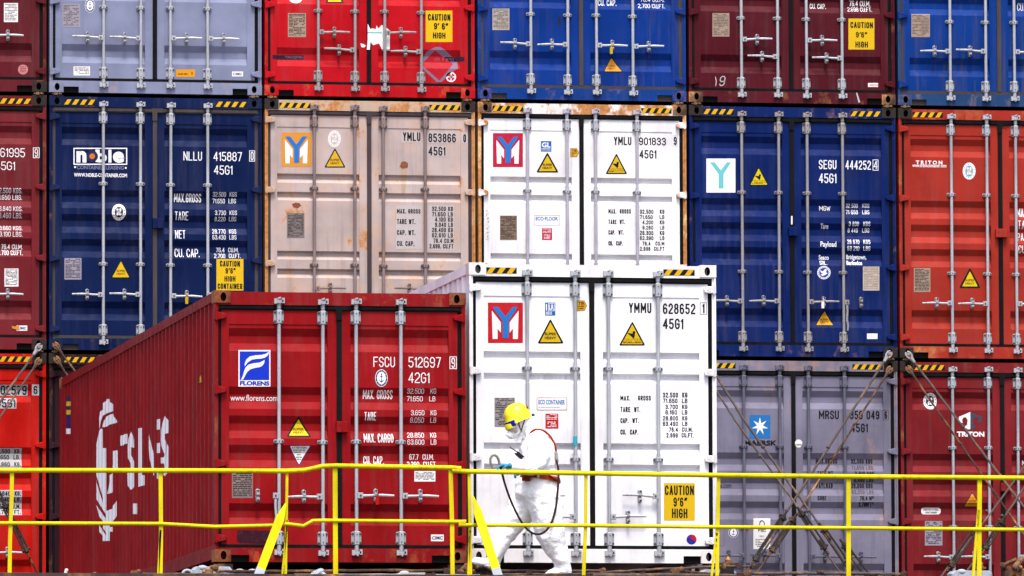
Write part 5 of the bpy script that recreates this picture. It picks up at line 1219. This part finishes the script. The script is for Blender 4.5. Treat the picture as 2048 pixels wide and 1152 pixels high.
c = w3(1117, 1033, -.02); b = MB(); b.prism([(c.x-.03, c.z-.05), (c.x+.012, c.z-.055), (c.x+.035, c.z-.005), (c.x-.02, c.z+.055)], c.y-.03, c.y+.03, 0, .01); b.build("tool_pouch", paint("brown_leather", alb(120, 66, 20), seed=6), man)
rd = empty("two_way_radio", PW+w3(1038, 910, -.17), "black two-way radio with stub antenna on the worker's chest", "radio")
dd = (w3(1020, 895)-w3(1040, 911)).normalized(); b = MB(); n_ = Vector((dd.z, 0, -dd.x))
b.tube([-dd*.045, dd*.03], [(.018, .028)]*2, 4, up=(0, 1, 0)); b.build("body", blk, rd)
b = MB(); b.tube([dd*.03+n_*.012, dd*.115+n_*.004], [.007, .0045], 8); b.build("antenna", blk, rd, True)
b = MB(); b.tube([dd*.03-n_*.01, dd*.043-n_*.01], .007, 8); b.build("knob", blk, rd, True)
# safety lanyard held in the glove
hose = paint("dark_brown_rope", alb(66, 42, 34), dirt=.3, seed=8, rough=.8)
lo = PW+w3(1003, 940, -.50); lan = empty("safety_lanyard", lo, "dark rope lanyard looping from the worker's glove to the waist, with a steel hook", "lanyard")
lp = lambda x, y, dy: PW+w3(x, y, dy)-lo
pts = [(1001, 934, -.50), (1004, 945, -.47), (1009, 965, -.40), (1018, 992, -.36), (1030, 1020, -.33), (1045, 1047, -.31), (1060, 1063, -.30), (1075, 1068.5, -.29), (1090, 1063, -.28), (1103, 1045, -.26), (1111, 1018, -.24), (1115, 985, -.22), (1117, 955, -.2), (1116, 935, -.17), (1113, 922, -.15)]
V_ = [lp(*p) for p in pts]; sm = []
for i in range(len(V_)-1):
    p0, p1, p2, p3 = V_[max(i-1, 0)], V_[i], V_[i+1], V_[min(i+2, len(V_)-1)]
    for j in range(5):
        t = j/5; sm.append(.5*((2*p1)+(p2-p0)*t+(2*p0-5*p1+4*p2-p3)*t*t+(3*p1-p0-3*p2+p3)*t**3))
sm.append(V_[-1]); b = MB(); b.tube(sm, .0105, 8); b.build("rope", hose, lan, True)
b = MB(); hk = [(984.5, 936), (981, 926), (980.5, 918), (984, 911.5), (989, 910), (994, 913), (997.5, 920), (999, 928), (1001, 933)]
b.tube([lp(x, y, -.50) for x, y in hk], [.009, .0105, .012, .0125, .0125, .0125, .0125, .012, .012], 8); b.build("hook", paint("dull_steel", (.16, .15, .13), seed=9, rough=.45, metal=.4), lan, True)
b = MB(); b.tube([lp(984.5, 936, -.5), lp(994, 932, -.5), lp(1001, 933, -.5)], .006, 6); b.build("hook_gate", STEELD, lan, True)
